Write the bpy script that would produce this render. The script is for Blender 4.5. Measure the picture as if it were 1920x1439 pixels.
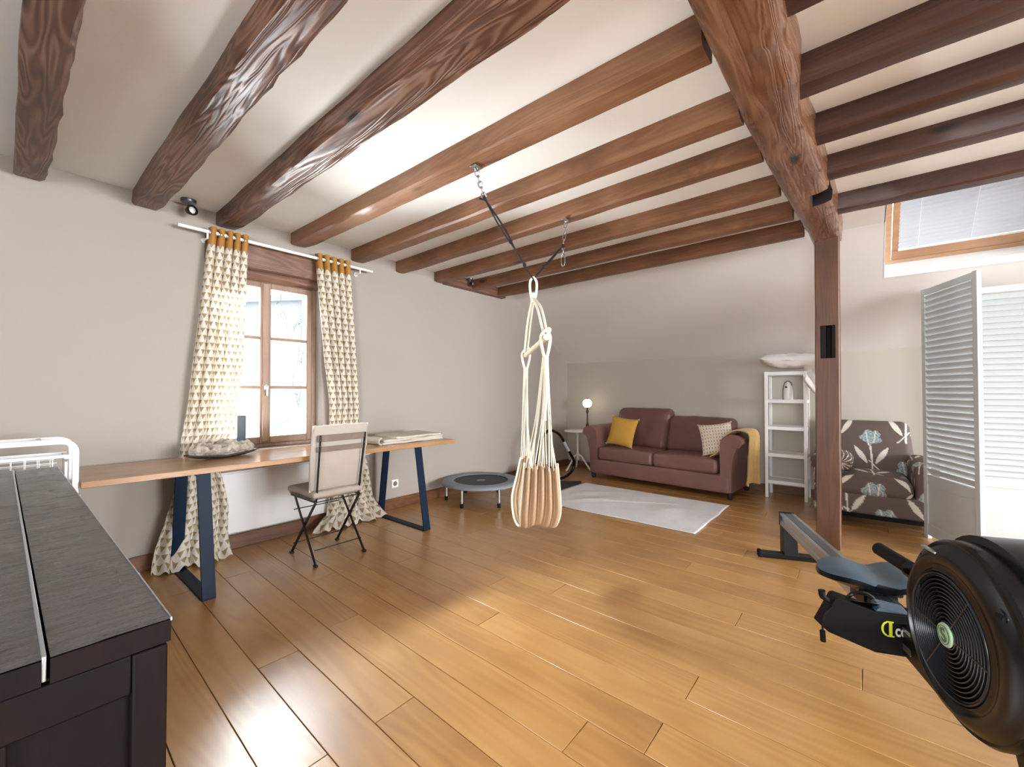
import bpy, math, random
import numpy as np
from mathutils import Vector, Matrix, noise
random.seed(7); np.random.seed(7)
PI = math.pi
for o in list(bpy.data.objects): bpy.data.objects.remove(o)
scene = bpy.context.scene
COL = scene.collection

# ------------------------------------------------------------------ camera
YAW = math.radians(39.83); PIT = math.radians(0.89); FPX = 801.0
cam_d = bpy.data.cameras.new('camera'); cam = bpy.data.objects.new('camera', cam_d); COL.objects.link(cam)
cam_d.sensor_fit = 'HORIZONTAL'; cam_d.sensor_width = 36.0; cam_d.lens = 36.0 * FPX / 1920.0
cam_d.clip_start = 0.02; cam_d.clip_end = 200
cam.location = (0, 0, 1.22)
cam.rotation_euler = (PI/2 + PIT, 0, YAW - PI/2)
scene.camera = cam
scene.view_settings.view_transform = 'Standard'; scene.view_settings.look = 'None'
scene.view_settings.gamma = 1.0; scene.view_settings.use_curve_mapping = False
scene.view_settings.exposure = 1.15

# ------------------------------------------------------------------ world and lights
world = bpy.data.worlds.new('world'); scene.world = world; world.use_nodes = True
wn = world.node_tree; wn.nodes['Background'].inputs[0].default_value = (0.88, 0.95, 1.0, 1)
wn.nodes['Background'].inputs[1].default_value = 6.0

def area(name, loc, aim, sx, sy, energy, col=(1, 1, 1), spread=PI):
    l = bpy.data.lights.new(name, 'AREA'); l.shape = 'RECTANGLE'; l.size = sx; l.size_y = sy
    l.energy = energy; l.color = col; l.spread = spread
    o = bpy.data.objects.new(name, l); COL.objects.link(o); o.location = loc
    d = Vector(aim) - Vector(loc); o.rotation_euler = d.to_track_quat('-Z', 'Y').to_euler()
    return o
# daylight through the skylight and the window, then added fill lights out of view
area('skylight_daylight', (4.95, -.63, 3.25), (4.3, -.63, 2.3), 1.2, 1.1, 4, (.93, .97, 1.0))
area('window_daylight', (1.42, 4.60, 2.78), (1.5, 2.9, .5), .9, .8, 520, (.93, .97, 1.0))
area('ceiling_fill', (1.42, 4.55, .42), (2.6, 2.2, 2.4), 1.0, .8, 320, (.97, .98, 1.0))  # added fill that brightens the ceiling, no terrace known outside
area('rear_fill', (-2.25, -.6, 1.5), (3, 1.6, 2.1), 1.3, 1.3, 42, (.97, .98, 1.0))  # added fill behind the camera, no glazing known there
area('side_fill', (3.0, -6.45, 1.5), (2.6, 3, 2.1), 3.4, 1.6, 280, (.97, .98, 1.0))  # added wide fill from the right, no glazing known there

# ------------------------------------------------------------------ helpers
class MB:
    def __init__(s): s.v = []; s.f = []; s.uv = None; s.m = []
    def add(s, vs, fs, mi=0):
        b = len(s.v); s.v += [tuple(map(float, p)) for p in vs]; s.f += [tuple(b+i for i in f) for f in fs]; s.m += [mi]*len(fs); return s
    def box(s, a, b, mi=0):
        x0, y0, z0 = [min(p, q) for p, q in zip(a, b)]; x1, y1, z1 = [max(p, q) for p, q in zip(a, b)]
        return s.add([(x0,y0,z0),(x1,y0,z0),(x1,y1,z0),(x0,y1,z0),(x0,y0,z1),(x1,y0,z1),(x1,y1,z1),(x0,y1,z1)],
                     [(0,3,2,1),(4,5,6,7),(0,1,5,4),(1,2,6,5),(2,3,7,6),(3,0,4,7)], mi)
    def hexa(s, p, mi=0):   # 8 points, bottom 4 ccw then top 4
        return s.add(p, [(0,3,2,1),(4,5,6,7),(0,1,5,4),(1,2,6,5),(2,3,7,6),(3,0,4,7)], mi)
    def bar(s, a, b, w, h, up=(0,0,1), mi=0):
        a = Vector(a); b = Vector(b); d = (b-a).normalized(); up = Vector(up)
        r = d.cross(up)
        if r.length < 1e-4: r = d.cross(Vector((1,0,0)))
        r.normalize(); u = r.cross(d).normalized(); r = r*w/2; u = u*h/2
        return s.hexa([a-r-u, a+r-u, b+r-u, b-r-u, a-r+u, a+r+u, b+r+u, b-r+u], mi)
    def loft(s, rings, cap=True, closed=True, mi=0):
        n = len(rings[0]); vs = [p for r in rings for p in r]; fs = []
        for i in range(len(rings)-1):
            for j in range(n if closed else n-1):
                k = (j+1) % n; fs.append((i*n+j, i*n+k, (i+1)*n+k, (i+1)*n+j))
        if cap: fs.append(tuple(range(n-1, -1, -1))); fs.append(tuple((len(rings)-1)*n+j for j in range(n)))
        return s.add(vs, fs, mi)
    def tube(s, pts, r, n=8, cap=True, mi=0, closed=False):
        P = [Vector(p) for p in pts]; rr = r if isinstance(r, (list, tuple)) else [r]*len(P)
        rings = []; prev = None
        for i, p in enumerate(P):
            if closed: d = P[(i+1) % len(P)] - P[i-1]
            else: d = (P[min(i+1, len(P)-1)] - P[max(i-1, 0)])
            d.normalize()
            if prev is None:
                a = Vector((0,0,1)) if abs(d.z) < .9 else Vector((1,0,0)); x = d.cross(a).normalized()
            else: x = (prev - d*prev.dot(d)).normalized()
            prev = x; y = d.cross(x)
            rings.append([p + (x*math.cos(2*PI*k/n) + y*math.sin(2*PI*k/n))*rr[i] for k in range(n)])
        if closed: rings.append(rings[0]); return s.loft(rings, False, True, mi)
        return s.loft(rings, cap, True, mi)
    def lathe(s, prof, c=(0,0,0), n=24, axis='z', mi=0):
        rings = []
        for r, h in prof:
            ring = []
            for k in range(n):
                a = 2*PI*k/n; x, y = r*math.cos(a), r*math.sin(a)
                if axis == 'z': q = (c[0]+x, c[1]+y, c[2]+h)
                elif axis == 'y': q = (c[0]+x, c[1]+h, c[2]-y)
                else: q = (c[0]+h, c[1]+x, c[2]+y)
                ring.append(q)
            rings.append(ring)
        return s.loft(rings, True, True, mi)
    def prism(s, poly, vec, mi=0):
        n = len(poly); v = Vector(vec)
        vs = [Vector(p) for p in poly] + [Vector(p)+v for p in poly]
        return s.add(vs, [tuple(range(n-1,-1,-1)), tuple(range(n, 2*n))] + [(i, (i+1)%n, n+(i+1)%n, n+i) for i in range(n)], mi)
    def grid(s, fn, nu, nv, mi=0, uvf=None, thick=0):
        P = [[Vector(fn(i/nu, j/nv)) for i in range(nu+1)] for j in range(nv+1)]
        vs = [p for r in P for p in r]; W = nu+1
        s.add(vs, [(j*W+i, j*W+i+1, (j+1)*W+i+1, (j+1)*W+i) for j in range(nv) for i in range(nu)], mi)
        if uvf:
            if s.uv is None: s.uv = {}
            b = len(s.v) - len(vs)
            for j in range(nv+1):
                for i in range(nu+1): s.uv[b+j*W+i] = uvf(i/nu, j/nv)
        return s

def mesh_obj(name, mb, mat, parent=None, smooth=None, bevel=0, seg=2, solid=0, sub=0, origin=True, col=None):
    me = bpy.data.meshes.new(name)
    v = mb.v; loc = Vector((0,0,0))
    if origin and v:
        A = np.array(v); lo = A.min(0); hi = A.max(0); c = (lo+hi)/2
        loc = Vector((c[0], c[1], lo[2]))
        v = [tuple(p) for p in (A - np.array(loc))]
    me.from_pydata(v, [], mb.f); me.validate(clean_customdata=False)
    mats = mat if isinstance(mat, (list, tuple)) else [mat]
    for m in mats: me.materials.append(m)
    if len(mats) > 1 and len(me.polygons) == len(mb.m): me.polygons.foreach_set('material_index', mb.m)
    if mb.uv:
        L = me.uv_layers.new(name='UVMap')
        idx = np.zeros(len(me.loops), dtype=int); me.loops.foreach_get('vertex_index', idx)
        tab = np.zeros((len(v), 2)); 
        for k, q in mb.uv.items(): tab[k] = q
        L.data.foreach_set('uv', tab[idx].ravel())
    if col is not None:
        ca = me.color_attributes.new('print', 'FLOAT_COLOR', 'POINT')
        ca.data.foreach_set('color', np.asarray(col, dtype=float).ravel())
    import bmesh
    bm = bmesh.new(); bm.from_mesh(me); bmesh.ops.recalc_face_normals(bm, faces=bm.faces); bm.to_mesh(me); bm.free()
    if smooth is not None:
        me.polygons.foreach_set('use_smooth', [True]*len(me.polygons))
        if smooth < 179: me.set_sharp_from_angle(angle=math.radians(smooth))
    o = bpy.data.objects.new(name, me); COL.objects.link(o); o.location = loc
    if parent: o.parent = parent
    if bevel:
        m = o.modifiers.new('bevel', 'BEVEL'); m.width = bevel; m.segments = seg; m.limit_method = 'ANGLE'; m.angle_limit = math.radians(40)
        me.polygons.foreach_set('use_smooth', [True]*len(me.polygons)); me.set_sharp_from_angle(angle=math.radians(40))
        m.harden_normals = False
    if sub:
        m = o.modifiers.new('subsurf', 'SUBSURF'); m.levels = sub; m.render_levels = sub
    if solid:
        m = o.modifiers.new('solidify', 'SOLIDIFY'); m.thickness = solid; m.offset = 0
    return o
def empty(name, loc, label, cat, rz=0, group=None):
    o = bpy.data.objects.new(name, None); COL.objects.link(o); o.location = loc; o.rotation_euler = (0,0,rz)
    o.empty_display_size = .1
    return tag(o, label, cat, group)
def tag(o, label=None, cat=None, group=None, kind=None):
    if label: o['label'] = label
    if cat: o['category'] = cat
    if group: o['group'] = group
    if kind: o['kind'] = kind
    return o
def struct(name, mb, mat, label=None, **k):
    o = mesh_obj(name, mb, mat, **k); o['kind'] = 'structure'
    if label: o['label'] = label
    return o
def rbox(c, s, r, res=.03, puff=0, puffz=None):
    """rounded box of size s about c, evenly gridded; returns verts, faces"""
    sx, sy, sz = s; r = min(r, sx/2*.99, sy/2*.99, sz/2*.99)
    vs = {}; V = []; F = []
    def vid(p):
        k = (round(p[0], 5), round(p[1], 5), round(p[2], 5))
        if k not in vs: vs[k] = len(V); V.append(p)
        return vs[k]
    def lin(L):
        n = max(3, int(L/res)); base = [(-L/2 + L*i/n) for i in range(n+1)]
        ex = [-L/2 + r*.3, -L/2 + r*.7, L/2 - r*.3, L/2 - r*.7]
        return sorted(set([round(b, 6) for b in base+ex]))
    X, Y, Z = lin(sx), lin(sy), lin(sz)
    def face(A, B, mk):
        for i in range(len(A)-1):
            for j in range(len(B)-1):
                F.append(tuple(vid(mk(a, b)) for a, b in ((A[i],B[j]),(A[i+1],B[j]),(A[i+1],B[j+1]),(A[i],B[j+1]))))
    face(X, Y, lambda a, b: (a, b, sz/2)); face(X, Y, lambda a, b: (a, b, -sz/2))
    face(X, Z, lambda a, b: (a, sy/2, b)); face(X, Z, lambda a, b: (a, -sy/2, b))
    face(Y, Z, lambda a, b: (sx/2, a, b)); face(Y, Z, lambda a, b: (-sx/2, a, b))
    P = np.array(V); H = np.array([sx/2-r, sy/2-r, sz/2-r]); I = np.clip(P, -H, H); D = P - I
    L = np.linalg.norm(D, axis=1, keepdims=True); L[L == 0] = 1; P2 = I + D/L*r
    if puff:
        q = (1-(P[:,0]/(sx/2))**2)*(1-(P[:,1]/(sy/2))**2) if puffz == 'z' else (1-(P[:,1]/(sy/2))**2)*(1-(P[:,2]/(sz/2))**2)
        ax = 2 if puffz == 'z' else 0
        P2[:, ax] += np.sign(P[:, ax])*np.abs(P[:, ax])/(s[ax]/2)*q*puff
    return P2 + np.array(c), F
def text_mb(body, size, extrude=.002, offset=0):
    cu = bpy.data.curves.new('txt', 'FONT'); cu.body = body; cu.size = size; cu.extrude = extrude; cu.offset = offset; cu.resolution_u = 3
    o = bpy.data.objects.new('txt', cu); COL.objects.link(o)
    bpy.context.view_layer.update()
    me = bpy.data.meshes.new_from_object(o.evaluated_get(bpy.context.evaluated_depsgraph_get()))
    mb = MB(); mb.add([tuple(v.co) for v in me.vertices], [tuple(p.vertices) for p in me.polygons])
    bpy.data.objects.remove(o); bpy.data.curves.remove(cu); bpy.data.meshes.remove(me)
    return mb
def xf(mb, fn):
    mb.v = [tuple(fn(*p)) for p in mb.v]; return mb
def bez(P, n=12):   # catmull-rom through points
    P = [Vector(p) for p in P]; out = []
    Q = [P[0]*2-P[1]] + P + [P[-1]*2-P[-2]]
    for i in range(1, len(Q)-2):
        for k in range(n):
            t = k/n; a, b, c, d = Q[i-1], Q[i], Q[i+1], Q[i+2]
            out.append(.5*((2*b) + (c-a)*t + (2*a-5*b+4*c-d)*t*t + (3*b-a-3*c+d)*t**3))
    out.append(P[-1]); return out

# ------------------------------------------------------------------ materials
def srgb(r, g, b):
    f = lambda c: (c/255/12.92) if c/255 <= .04045 else ((c/255+.055)/1.055)**2.4
    return (f(r), f(g), f(b), 1)
def newmat(name):
    m = bpy.data.materials.new(name); m.use_nodes = True; nt = m.node_tree
    return m, nt, nt.nodes['Principled BSDF']
def N(nt, t, **k):
    n = nt.nodes.new(t)
    for a, b in k.items():
        if a.startswith('i_'): n.inputs[a[2:].replace('_', ' ')].default_value = b
        else: setattr(n, a, b)
    return n
def math_(nt, op, a, b=None, c=None):
    n = nt.nodes.new('ShaderNodeMath'); n.operation = op
    for i, q in enumerate((a, b, c)):
        if q is None: continue
        if isinstance(q, (int, float)): n.inputs[i].default_value = q
        else: nt.links.new(q, n.inputs[i])
    return n.outputs[0]
def plain(name, c, rough=.6, metal=0, bump=0, bscale=60, var=0, vscale=6, coat=0, sheen=0, spec=None):
    m, nt, b = newmat(name); b.inputs['Base Color'].default_value = c
    b.inputs['Roughness'].default_value = rough; b.inputs['Metallic'].default_value = metal
    b.inputs['Coat Weight'].default_value = coat
    if sheen: b.inputs['Sheen Weight'].default_value = sheen
    if spec is not None: b.inputs['Specular IOR Level'].default_value = spec
    tc = N(nt, 'ShaderNodeTexCoord')
    if bump:
        n = N(nt, 'ShaderNodeTexNoise', i_Scale=bscale, i_Detail=4.0); nt.links.new(tc.outputs['Object'], n.inputs['Vector'])
        bp = N(nt, 'ShaderNodeBump', i_Strength=bump, i_Distance=.01); nt.links.new(n.outputs['Fac'], bp.inputs['Height']); nt.links.new(bp.outputs[0], b.inputs['Normal'])
    if var:
        n = N(nt, 'ShaderNodeTexNoise', i_Scale=vscale, i_Detail=3.0); nt.links.new(tc.outputs['Object'], n.inputs['Vector'])
        r = N(nt, 'ShaderNodeValToRGB'); r.color_ramp.elements[0].position = .3; r.color_ramp.elements[1].position = .7
        r.color_ramp.elements[0].color = tuple(x*(1-var) for x in c[:3])+(1,); r.color_ramp.elements[1].color = tuple(min(1, x*(1+var)) for x in c[:3])+(1,)
        nt.links.new(n.outputs['Fac'], r.inputs[0]); nt.links.new(r.outputs[0], b.inputs['Base Color'])
    return m
def wood(name, axis, dark, mid, light, rough=(.25, .5), bump=.35, gscale=1.0, rings=.5, knots=True, objrand=True, ringscale=9, spec=.5):
    """grain stretched along an axis, with growth rings, knots and worm holes"""
    m, nt, b = newmat(name); tc = N(nt, 'ShaderNodeTexCoord'); oi = N(nt, 'ShaderNodeObjectInfo')
    L = nt.links.new
    off = N(nt, 'ShaderNodeVectorMath', operation='SCALE'); cmb = N(nt, 'ShaderNodeCombineXYZ')
    L(oi.outputs['Random'], cmb.inputs[0]); L(oi.outputs['Random'], cmb.inputs[1]); L(oi.outputs['Random'], cmb.inputs[2])
    L(cmb.outputs[0], off.inputs[0]); off.inputs[3].default_value = 37.0
    ad = N(nt, 'ShaderNodeVectorMath', operation='ADD'); L(tc.outputs['Object'], ad.inputs[0]); L(off.outputs[0], ad.inputs[1])
    mp = N(nt, 'ShaderNodeMapping'); s = [14*gscale]*3; s[axis] = 1.1*gscale; mp.inputs['Scale'].default_value = s; L(ad.outputs[0], mp.inputs[0])
    n1 = N(nt, 'ShaderNodeTexNoise', i_Scale=1.0, i_Detail=6.0, i_Roughness=.6, i_Distortion=.6); L(mp.outputs[0], n1.inputs['Vector'])
    mp2 = N(nt, 'ShaderNodeMapping'); s = [ringscale]*3; s[axis] = ringscale*.09; mp2.inputs['Scale'].default_value = s; L(ad.outputs[0], mp2.inputs[0])
    nz = N(nt, 'ShaderNodeTexNoise', i_Scale=.8, i_Detail=2.0, i_Distortion=.4); L(mp2.outputs[0], nz.inputs['Vector'])
    rg = math_(nt, 'SINE', math_(nt, 'MULTIPLY', nz.outputs['Fac'], 95.0)); rg = math_(nt, 'MULTIPLY_ADD', rg, .5, .5)
    mixf = N(nt, 'ShaderNodeMix'); mixf.data_type = 'FLOAT'; mixf.inputs[0].default_value = rings
    L(n1.outputs['Fac'], mixf.inputs[2]); L(rg, mixf.inputs[3])
    big = N(nt, 'ShaderNodeTexNoise', i_Scale=2.2, i_Detail=2.0); L(ad.outputs[0], big.inputs['Vector'])
    f = math_(nt, 'MULTIPLY_ADD', big.outputs['Fac'], .5, math_(nt, 'MULTIPLY_ADD', mixf.outputs[0], .5, -.02))
    if objrand: f = math_(nt, 'MULTIPLY_ADD', oi.outputs['Random'], .16, math_(nt, 'SUBTRACT', f, .08))
    cr = N(nt, 'ShaderNodeValToRGB'); e = cr.color_ramp.elements; e[0].position = .22; e[0].color = dark; e[1].position = .78; e[1].color = light
    k = cr.color_ramp.elements.new(.5); k.color = mid
    L(f, cr.inputs[0]); colr = cr.outputs[0]
    hgt = mixf.outputs[0]
    if knots:
        mpk = N(nt, 'ShaderNodeMapping'); s = [5.0]*3; s[axis] = 1.7; mpk.inputs['Scale'].default_value = s; L(ad.outputs[0], mpk.inputs[0])
        vo = N(nt, 'ShaderNodeTexVoronoi', i_Scale=1.0); L(mpk.outputs[0], vo.inputs['Vector'])
        kn = N(nt, 'ShaderNodeMapRange'); kn.inputs[1].default_value = .05; kn.inputs[2].default_value = .14; L(vo.outputs['Distance'], kn.inputs[0])
        mx = N(nt, 'ShaderNodeMix'); mx.data_type = 'RGBA'; L(kn.outputs[0], mx.inputs[0]); mx.inputs[6].default_value = tuple(x*.35 for x in dark[:3])+(1,); L(colr, mx.inputs[7]); colr = mx.outputs[2]
    L(colr, b.inputs['Base Color'])
    rr = N(nt, 'ShaderNodeMapRange'); rr.inputs[3].default_value = rough[0]; rr.inputs[4].default_value = rough[1]; L(n1.outputs['Fac'], rr.inputs[0]); L(rr.outputs[0], b.inputs['Roughness'])
    b.inputs['Specular IOR Level'].default_value = spec
    bp = N(nt, 'ShaderNodeBump', i_Strength=bump, i_Distance=.004); L(hgt, bp.inputs['Height']); L(bp.outputs[0], b.inputs['Normal'])
    return m

M = {}
M['wall'] = plain('wall_taupe_paint', srgb(172,164,155), .75, bump=.05, bscale=150)
M['knee'] = plain('knee_wall_lit', srgb(188,181,170), .75, bump=.05, bscale=150)  # copy of the wall paint, lightened to make up for weak light
M['wall_white'] = plain('slope_paint', srgb(222,216,212), .7, bump=.05, bscale=150)
M['ceil'] = plain('ceiling_plaster', srgb(236,236,232), .8, bump=.08, bscale=40)
M['white'] = plain('white_paint', srgb(240,240,240), .45)
M['white_gloss'] = plain('white_lacquer', srgb(238,238,238), .25)
M['beamY'] = wood('beam_wood_long', 1, srgb(80,48,32), srgb(126,86,58), srgb(158,118,86), (.35,.6), .5, 1.6, .15)
M['beamYd'] = wood('beam_wood_dark', 1, srgb(52,27,19), srgb(104,66,46), srgb(150,120,98), (.3,.5), .9, 1.5, .5, ringscale=11)
M['beamX'] = wood('tie_beam_wood', 0, srgb(52,28,19), srgb(98,62,42), srgb(132,96,72), (.15,.4), .9, 1.4, .25, ringscale=10, spec=.8)
M['beamR'] = wood('beam_wood_shade', 1, srgb(44,25,19), srgb(70,42,32), srgb(100,68,52), (.35,.55), .4, 1.6, .15)  # darker copy of the beam wood, shade right of the tie put into the colour
M['post'] = wood('post_wood', 2, srgb(72,44,28), srgb(106,70,46), srgb(134,94,66), (.4,.6), .4, 1.2, .15)
M['base'] = wood('baseboard_wood', 0, srgb(84,52,32), srgb(124,82,54), srgb(156,112,76), (.3,.5), .2, .8, .2, knots=False)
M['baseY'] = wood('baseboard_wood_back', 1, srgb(80,48,30), srgb(112,74,48), srgb(140,100,68), (.3,.5), .2, .8, .2, knots=False)
M['floor'] = wood('oak_plank', 1, srgb(154,108,58), srgb(184,137,78), srgb(203,159,100), (.26,.42), .22, .8, .2, knots=False, ringscale=5)
_b = M['floor'].node_tree.nodes['Principled BSDF']; _b.inputs['Coat Weight'].default_value = .8; _b.inputs['Coat Roughness'].default_value = .30
M['subfloor'] = plain('subfloor_dark', srgb(70,42,24), .8)
M['winwood'] = wood('window_wood', 2, srgb(112,86,70), srgb(152,124,104), srgb(178,154,136), (.35,.5), .15, 1.0, .1, knots=False)
M['lintel'] = wood('lintel_wood', 0, srgb(88,58,44), srgb(124,90,72), srgb(152,120,102), (.4,.6), .5, 1.0, .3)
M['skywood'] = wood('pine_frame', 1, srgb(160,116,84), srgb(186,146,112), srgb(206,172,142), (.35,.5), .1, 1.0, .1, knots=False)
M['desk'] = wood('desk_oak', 0, srgb(150,108,70), srgb(178,136,96), srgb(198,160,122), (.16,.28), .12, .8, .12, knots=False, objrand=False)
M['rustic'] = None
M['steel_blue'] = plain('dark_blue_steel', srgb(6,32,56), .5, 0, spec=.2)
M['black'] = plain('black_metal', srgb(18,16,18), .4, .3)
M['blackplastic'] = plain('black_plastic', srgb(9,11,14), .26, 0, bump=.03, bscale=300, spec=.35)
M['blackmatte'] = plain('black_matte', srgb(7,7,8), .7, spec=.25)
M['grille'] = plain('grille_plastic', srgb(34,36,40), .25)
M['alu'] = plain('aluminium', srgb(190,196,202), .3, .9)
M['aludark'] = plain('aluminium_side', srgb(120,126,132), .35, .8)
M['seatblue'] = plain('seat_foam', srgb(70,88,102), .4)
M['leather'] = plain('brown_leather', srgb(128,92,84), .36, 0, bump=.12, bscale=22, var=.1, vscale=4, spec=.5)
M['leather2'] = plain('brown_leather_back', srgb(112,76,72), .36, 0, bump=.7, bscale=9, var=.12, vscale=4, spec=.5)
M['darkfoot'] = plain('dark_wood_foot', srgb(38,22,20), .4)
M['yellow'] = plain('mustard_cotton', srgb(208,160,68), .85, bump=.15, bscale=60, var=.05)
M['throw'] = plain('mustard_knit', srgb(212,172,104), .9, bump=.4, bscale=90, var=.10, vscale=14, sheen=.3)
M['rug'] = plain('rug_cotton', srgb(230,231,234), .9, bump=.3, bscale=120, var=.04)
M['cushion'] = plain('chair_cushion', srgb(188,178,168), .85, bump=.15, bscale=90)
M['towel'] = plain('cream_towel', srgb(206,198,186), .9, bump=.4, bscale=160)
M['pillow'] = plain('white_pillow', srgb(236,232,232), .85, bump=.15, bscale=14)
M['hamcloth'] = plain('hammock_canvas', srgb(186,158,128), .85, bump=.2, bscale=160, var=.05)
M['rope'] = plain('cream_rope', srgb(238,232,214), .8, bump=.4, bscale=220)
M['blackrope'] = plain('black_rope', srgb(26,20,24), .8)
M['steel'] = plain('galvanised_steel', srgb(170,172,172), .3, 1)
M['greypad'] = plain('trampoline_pad', srgb(126,134,142), .6, bump=.2, bscale=60, var=.06)
M['mesh'] = plain('trampoline_mesh', srgb(44,48,58), .6, bump=.2, bscale=300)
M['brass'] = plain('old_brass', srgb(74,56,34), .4, .6)
M['grey'] = plain('grey_wood_slat', srgb(128,112,102), .6, var=.1, vscale=20)
M['screen'] = plain('screen_white', srgb(196,201,202), .5)
M['green'] = plain('pale_green_print', srgb(172,200,168), .4)
M['greend'] = plain('dark_green_print', srgb(70,98,74), .4)
M['lime'] = plain('lime_print', srgb(206,216,50), .5)
M['ink'] = plain('white_print', srgb(236,238,236), .5)
M['hole'] = plain('mortise_shade', srgb(30,16,12), .8)  # dark colour stands in for deep shade inside the mortises
M['speaker'] = plain('dark_speaker', srgb(70,78,88), .5)
M['tile'] = plain('clay_tiles', srgb(92,72,60), .8, var=.15, vscale=8)
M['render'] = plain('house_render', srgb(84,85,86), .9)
M['zinc'] = plain('zinc_gutter', srgb(70,82,94), .5)
M['vine'] = plain('vine_twig', srgb(30,28,26), .8)
M['hosegrip'] = plain('hose_grip', srgb(180,180,184), .4)

def mat_rustic():
    """dark brown stained top whose coarse saw marks run across the boards"""
    m, nt, b = newmat('rustic_dark_wood'); L = nt.links.new; tc = N(nt, 'ShaderNodeTexCoord')
    mp = N(nt, 'ShaderNodeMapping'); mp.inputs['Scale'].default_value = (9, 70, 9); L(tc.outputs['Object'], mp.inputs[0])
    n = N(nt, 'ShaderNodeTexNoise', i_Scale=1.0, i_Detail=7.0, i_Roughness=.7); L(mp.outputs[0], n.inputs['Vector'])
    mp2 = N(nt, 'ShaderNodeMapping'); mp2.inputs['Scale'].default_value = (150, 150, 60); L(tc.outputs['Object'], mp2.inputs[0])
    n2 = N(nt, 'ShaderNodeTexNoise', i_Scale=1.0, i_Detail=3.0); L(mp2.outputs[0], n2.inputs['Vector'])
    n3 = N(nt, 'ShaderNodeTexNoise', i_Scale=5.0, i_Detail=2.0); L(tc.outputs['Object'], n3.inputs['Vector'])
    h = math_(nt, 'MULTIPLY_ADD', n2.outputs['Fac'], .5, n.outputs['Fac'])
    cr = N(nt, 'ShaderNodeValToRGB'); e = cr.color_ramp.elements; e[0].position = .5; e[0].color = srgb(30,24,24); e[1].position = .85; e[1].color = srgb(74,70,70)
    L(h, cr.inputs[0]); L(cr.outputs[0], b.inputs['Base Color'])
    rr = N(nt, 'ShaderNodeMapRange'); rr.inputs[3].default_value = .14; rr.inputs[4].default_value = .38; L(n3.outputs['Fac'], rr.inputs[0]); L(rr.outputs[0], b.inputs['Roughness'])
    bp = N(nt, 'ShaderNodeBump', i_Strength=1.0, i_Distance=.005); L(h, bp.inputs['Height']); L(bp.outputs[0], b.inputs['Normal'])
    b.inputs['Specular IOR Level'].default_value = 1.0
    return m
M['rustic'] = mat_rustic()
M['cabside'] = wood('cabinet_side_wood', 2, srgb(9,5,5), srgb(18,10,9), srgb(32,16,13), (.5,.7), .3, .8, .2, knots=False, spec=.15)

def mat_glass():
    m, nt, b = newmat('clear_glass'); nt.nodes.remove(b); L = nt.links.new
    t = N(nt, 'ShaderNodeBsdfTransparent'); t.inputs[0].default_value = (.97,.98,.98,1); g = N(nt, 'ShaderNodeBsdfGlossy', i_Roughness=.02)
    f = N(nt, 'ShaderNodeFresnel', i_IOR=1.45); mx = N(nt, 'ShaderNodeMixShader'); L(f.outputs[0], mx.inputs[0]); L(t.outputs[0], mx.inputs[1]); L(g.outputs[0], mx.inputs[2])
    L(mx.outputs[0], nt.nodes['Material Output'].inputs[0]); return m
M['glass'] = mat_glass()
def cloth_trans(name, build, tf=.14):
    m, nt, b = newmat(name); L = nt.links.new; c = build(nt)
    nt.links.new(c, b.inputs['Base Color']); b.inputs['Roughness'].default_value = .9
    tr = N(nt, 'ShaderNodeBsdfTranslucent'); L(c, tr.inputs[0]); mx = N(nt, 'ShaderNodeMixShader', ); mx.inputs[0].default_value = tf
    L(b.outputs[0], mx.inputs[1]); L(tr.outputs[0], mx.inputs[2]); L(mx.outputs[0], nt.nodes['Material Output'].inputs[0]); return m
def tri_pattern(nt):
    L = nt.links.new; uv = N(nt, 'ShaderNodeUVMap'); sp = N(nt, 'ShaderNodeSeparateXYZ'); L(uv.outputs[0], sp.inputs[0])
    v = math_(nt, 'DIVIDE', sp.outputs[1], .052); row = math_(nt, 'FLOOR', v); fv = math_(nt, 'FRACT', v)
    u = math_(nt, 'ADD', math_(nt, 'DIVIDE', sp.outputs[0], .094), math_(nt, 'MULTIPLY', row, .5)); fu = math_(nt, 'FRACT', u)
    d = math_(nt, 'MULTIPLY', math_(nt, 'ABSOLUTE', math_(nt, 'SUBTRACT', fu, .5)), 2.0)
    tri = math_(nt, 'LESS_THAN', math_(nt, 'ADD', math_(nt, 'MULTIPLY', d, .85), .32), fv)
    mx = N(nt, 'ShaderNodeMix'); mx.data_type = 'RGBA'; L(tri, mx.inputs[0]); mx.inputs[6].default_value = srgb(236,230,218); mx.inputs[7].default_value = srgb(168,148,112)
    top = math_(nt, 'GREATER_THAN', sp.outputs[1], 2.285)
    m2 = N(nt, 'ShaderNodeMix'); m2.data_type = 'RGBA'; L(top, m2.inputs[0]); L(mx.outputs[2], m2.inputs[6]); m2.inputs[7].default_value = srgb(190,140,72)
    return m2.outputs[2]
M['curtain'] = cloth_trans('triangle_print_curtain', tri_pattern)
def white_c(nt):
    n = N(nt, 'ShaderNodeRGB'); n.outputs[0].default_value = srgb(205,210,216); return n.outputs[0]
M['blind'] = cloth_trans('blind_slat_white', white_c, .13)
def mat_attr():
    m, nt, b = newmat('floral_print_fabric'); a = N(nt, 'ShaderNodeAttribute', attribute_name='print'); nt.links.new(a.outputs['Color'], b.inputs['Base Color']); b.inputs['Roughness'].default_value = .75; return m
M['floral'] = mat_attr()
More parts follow.
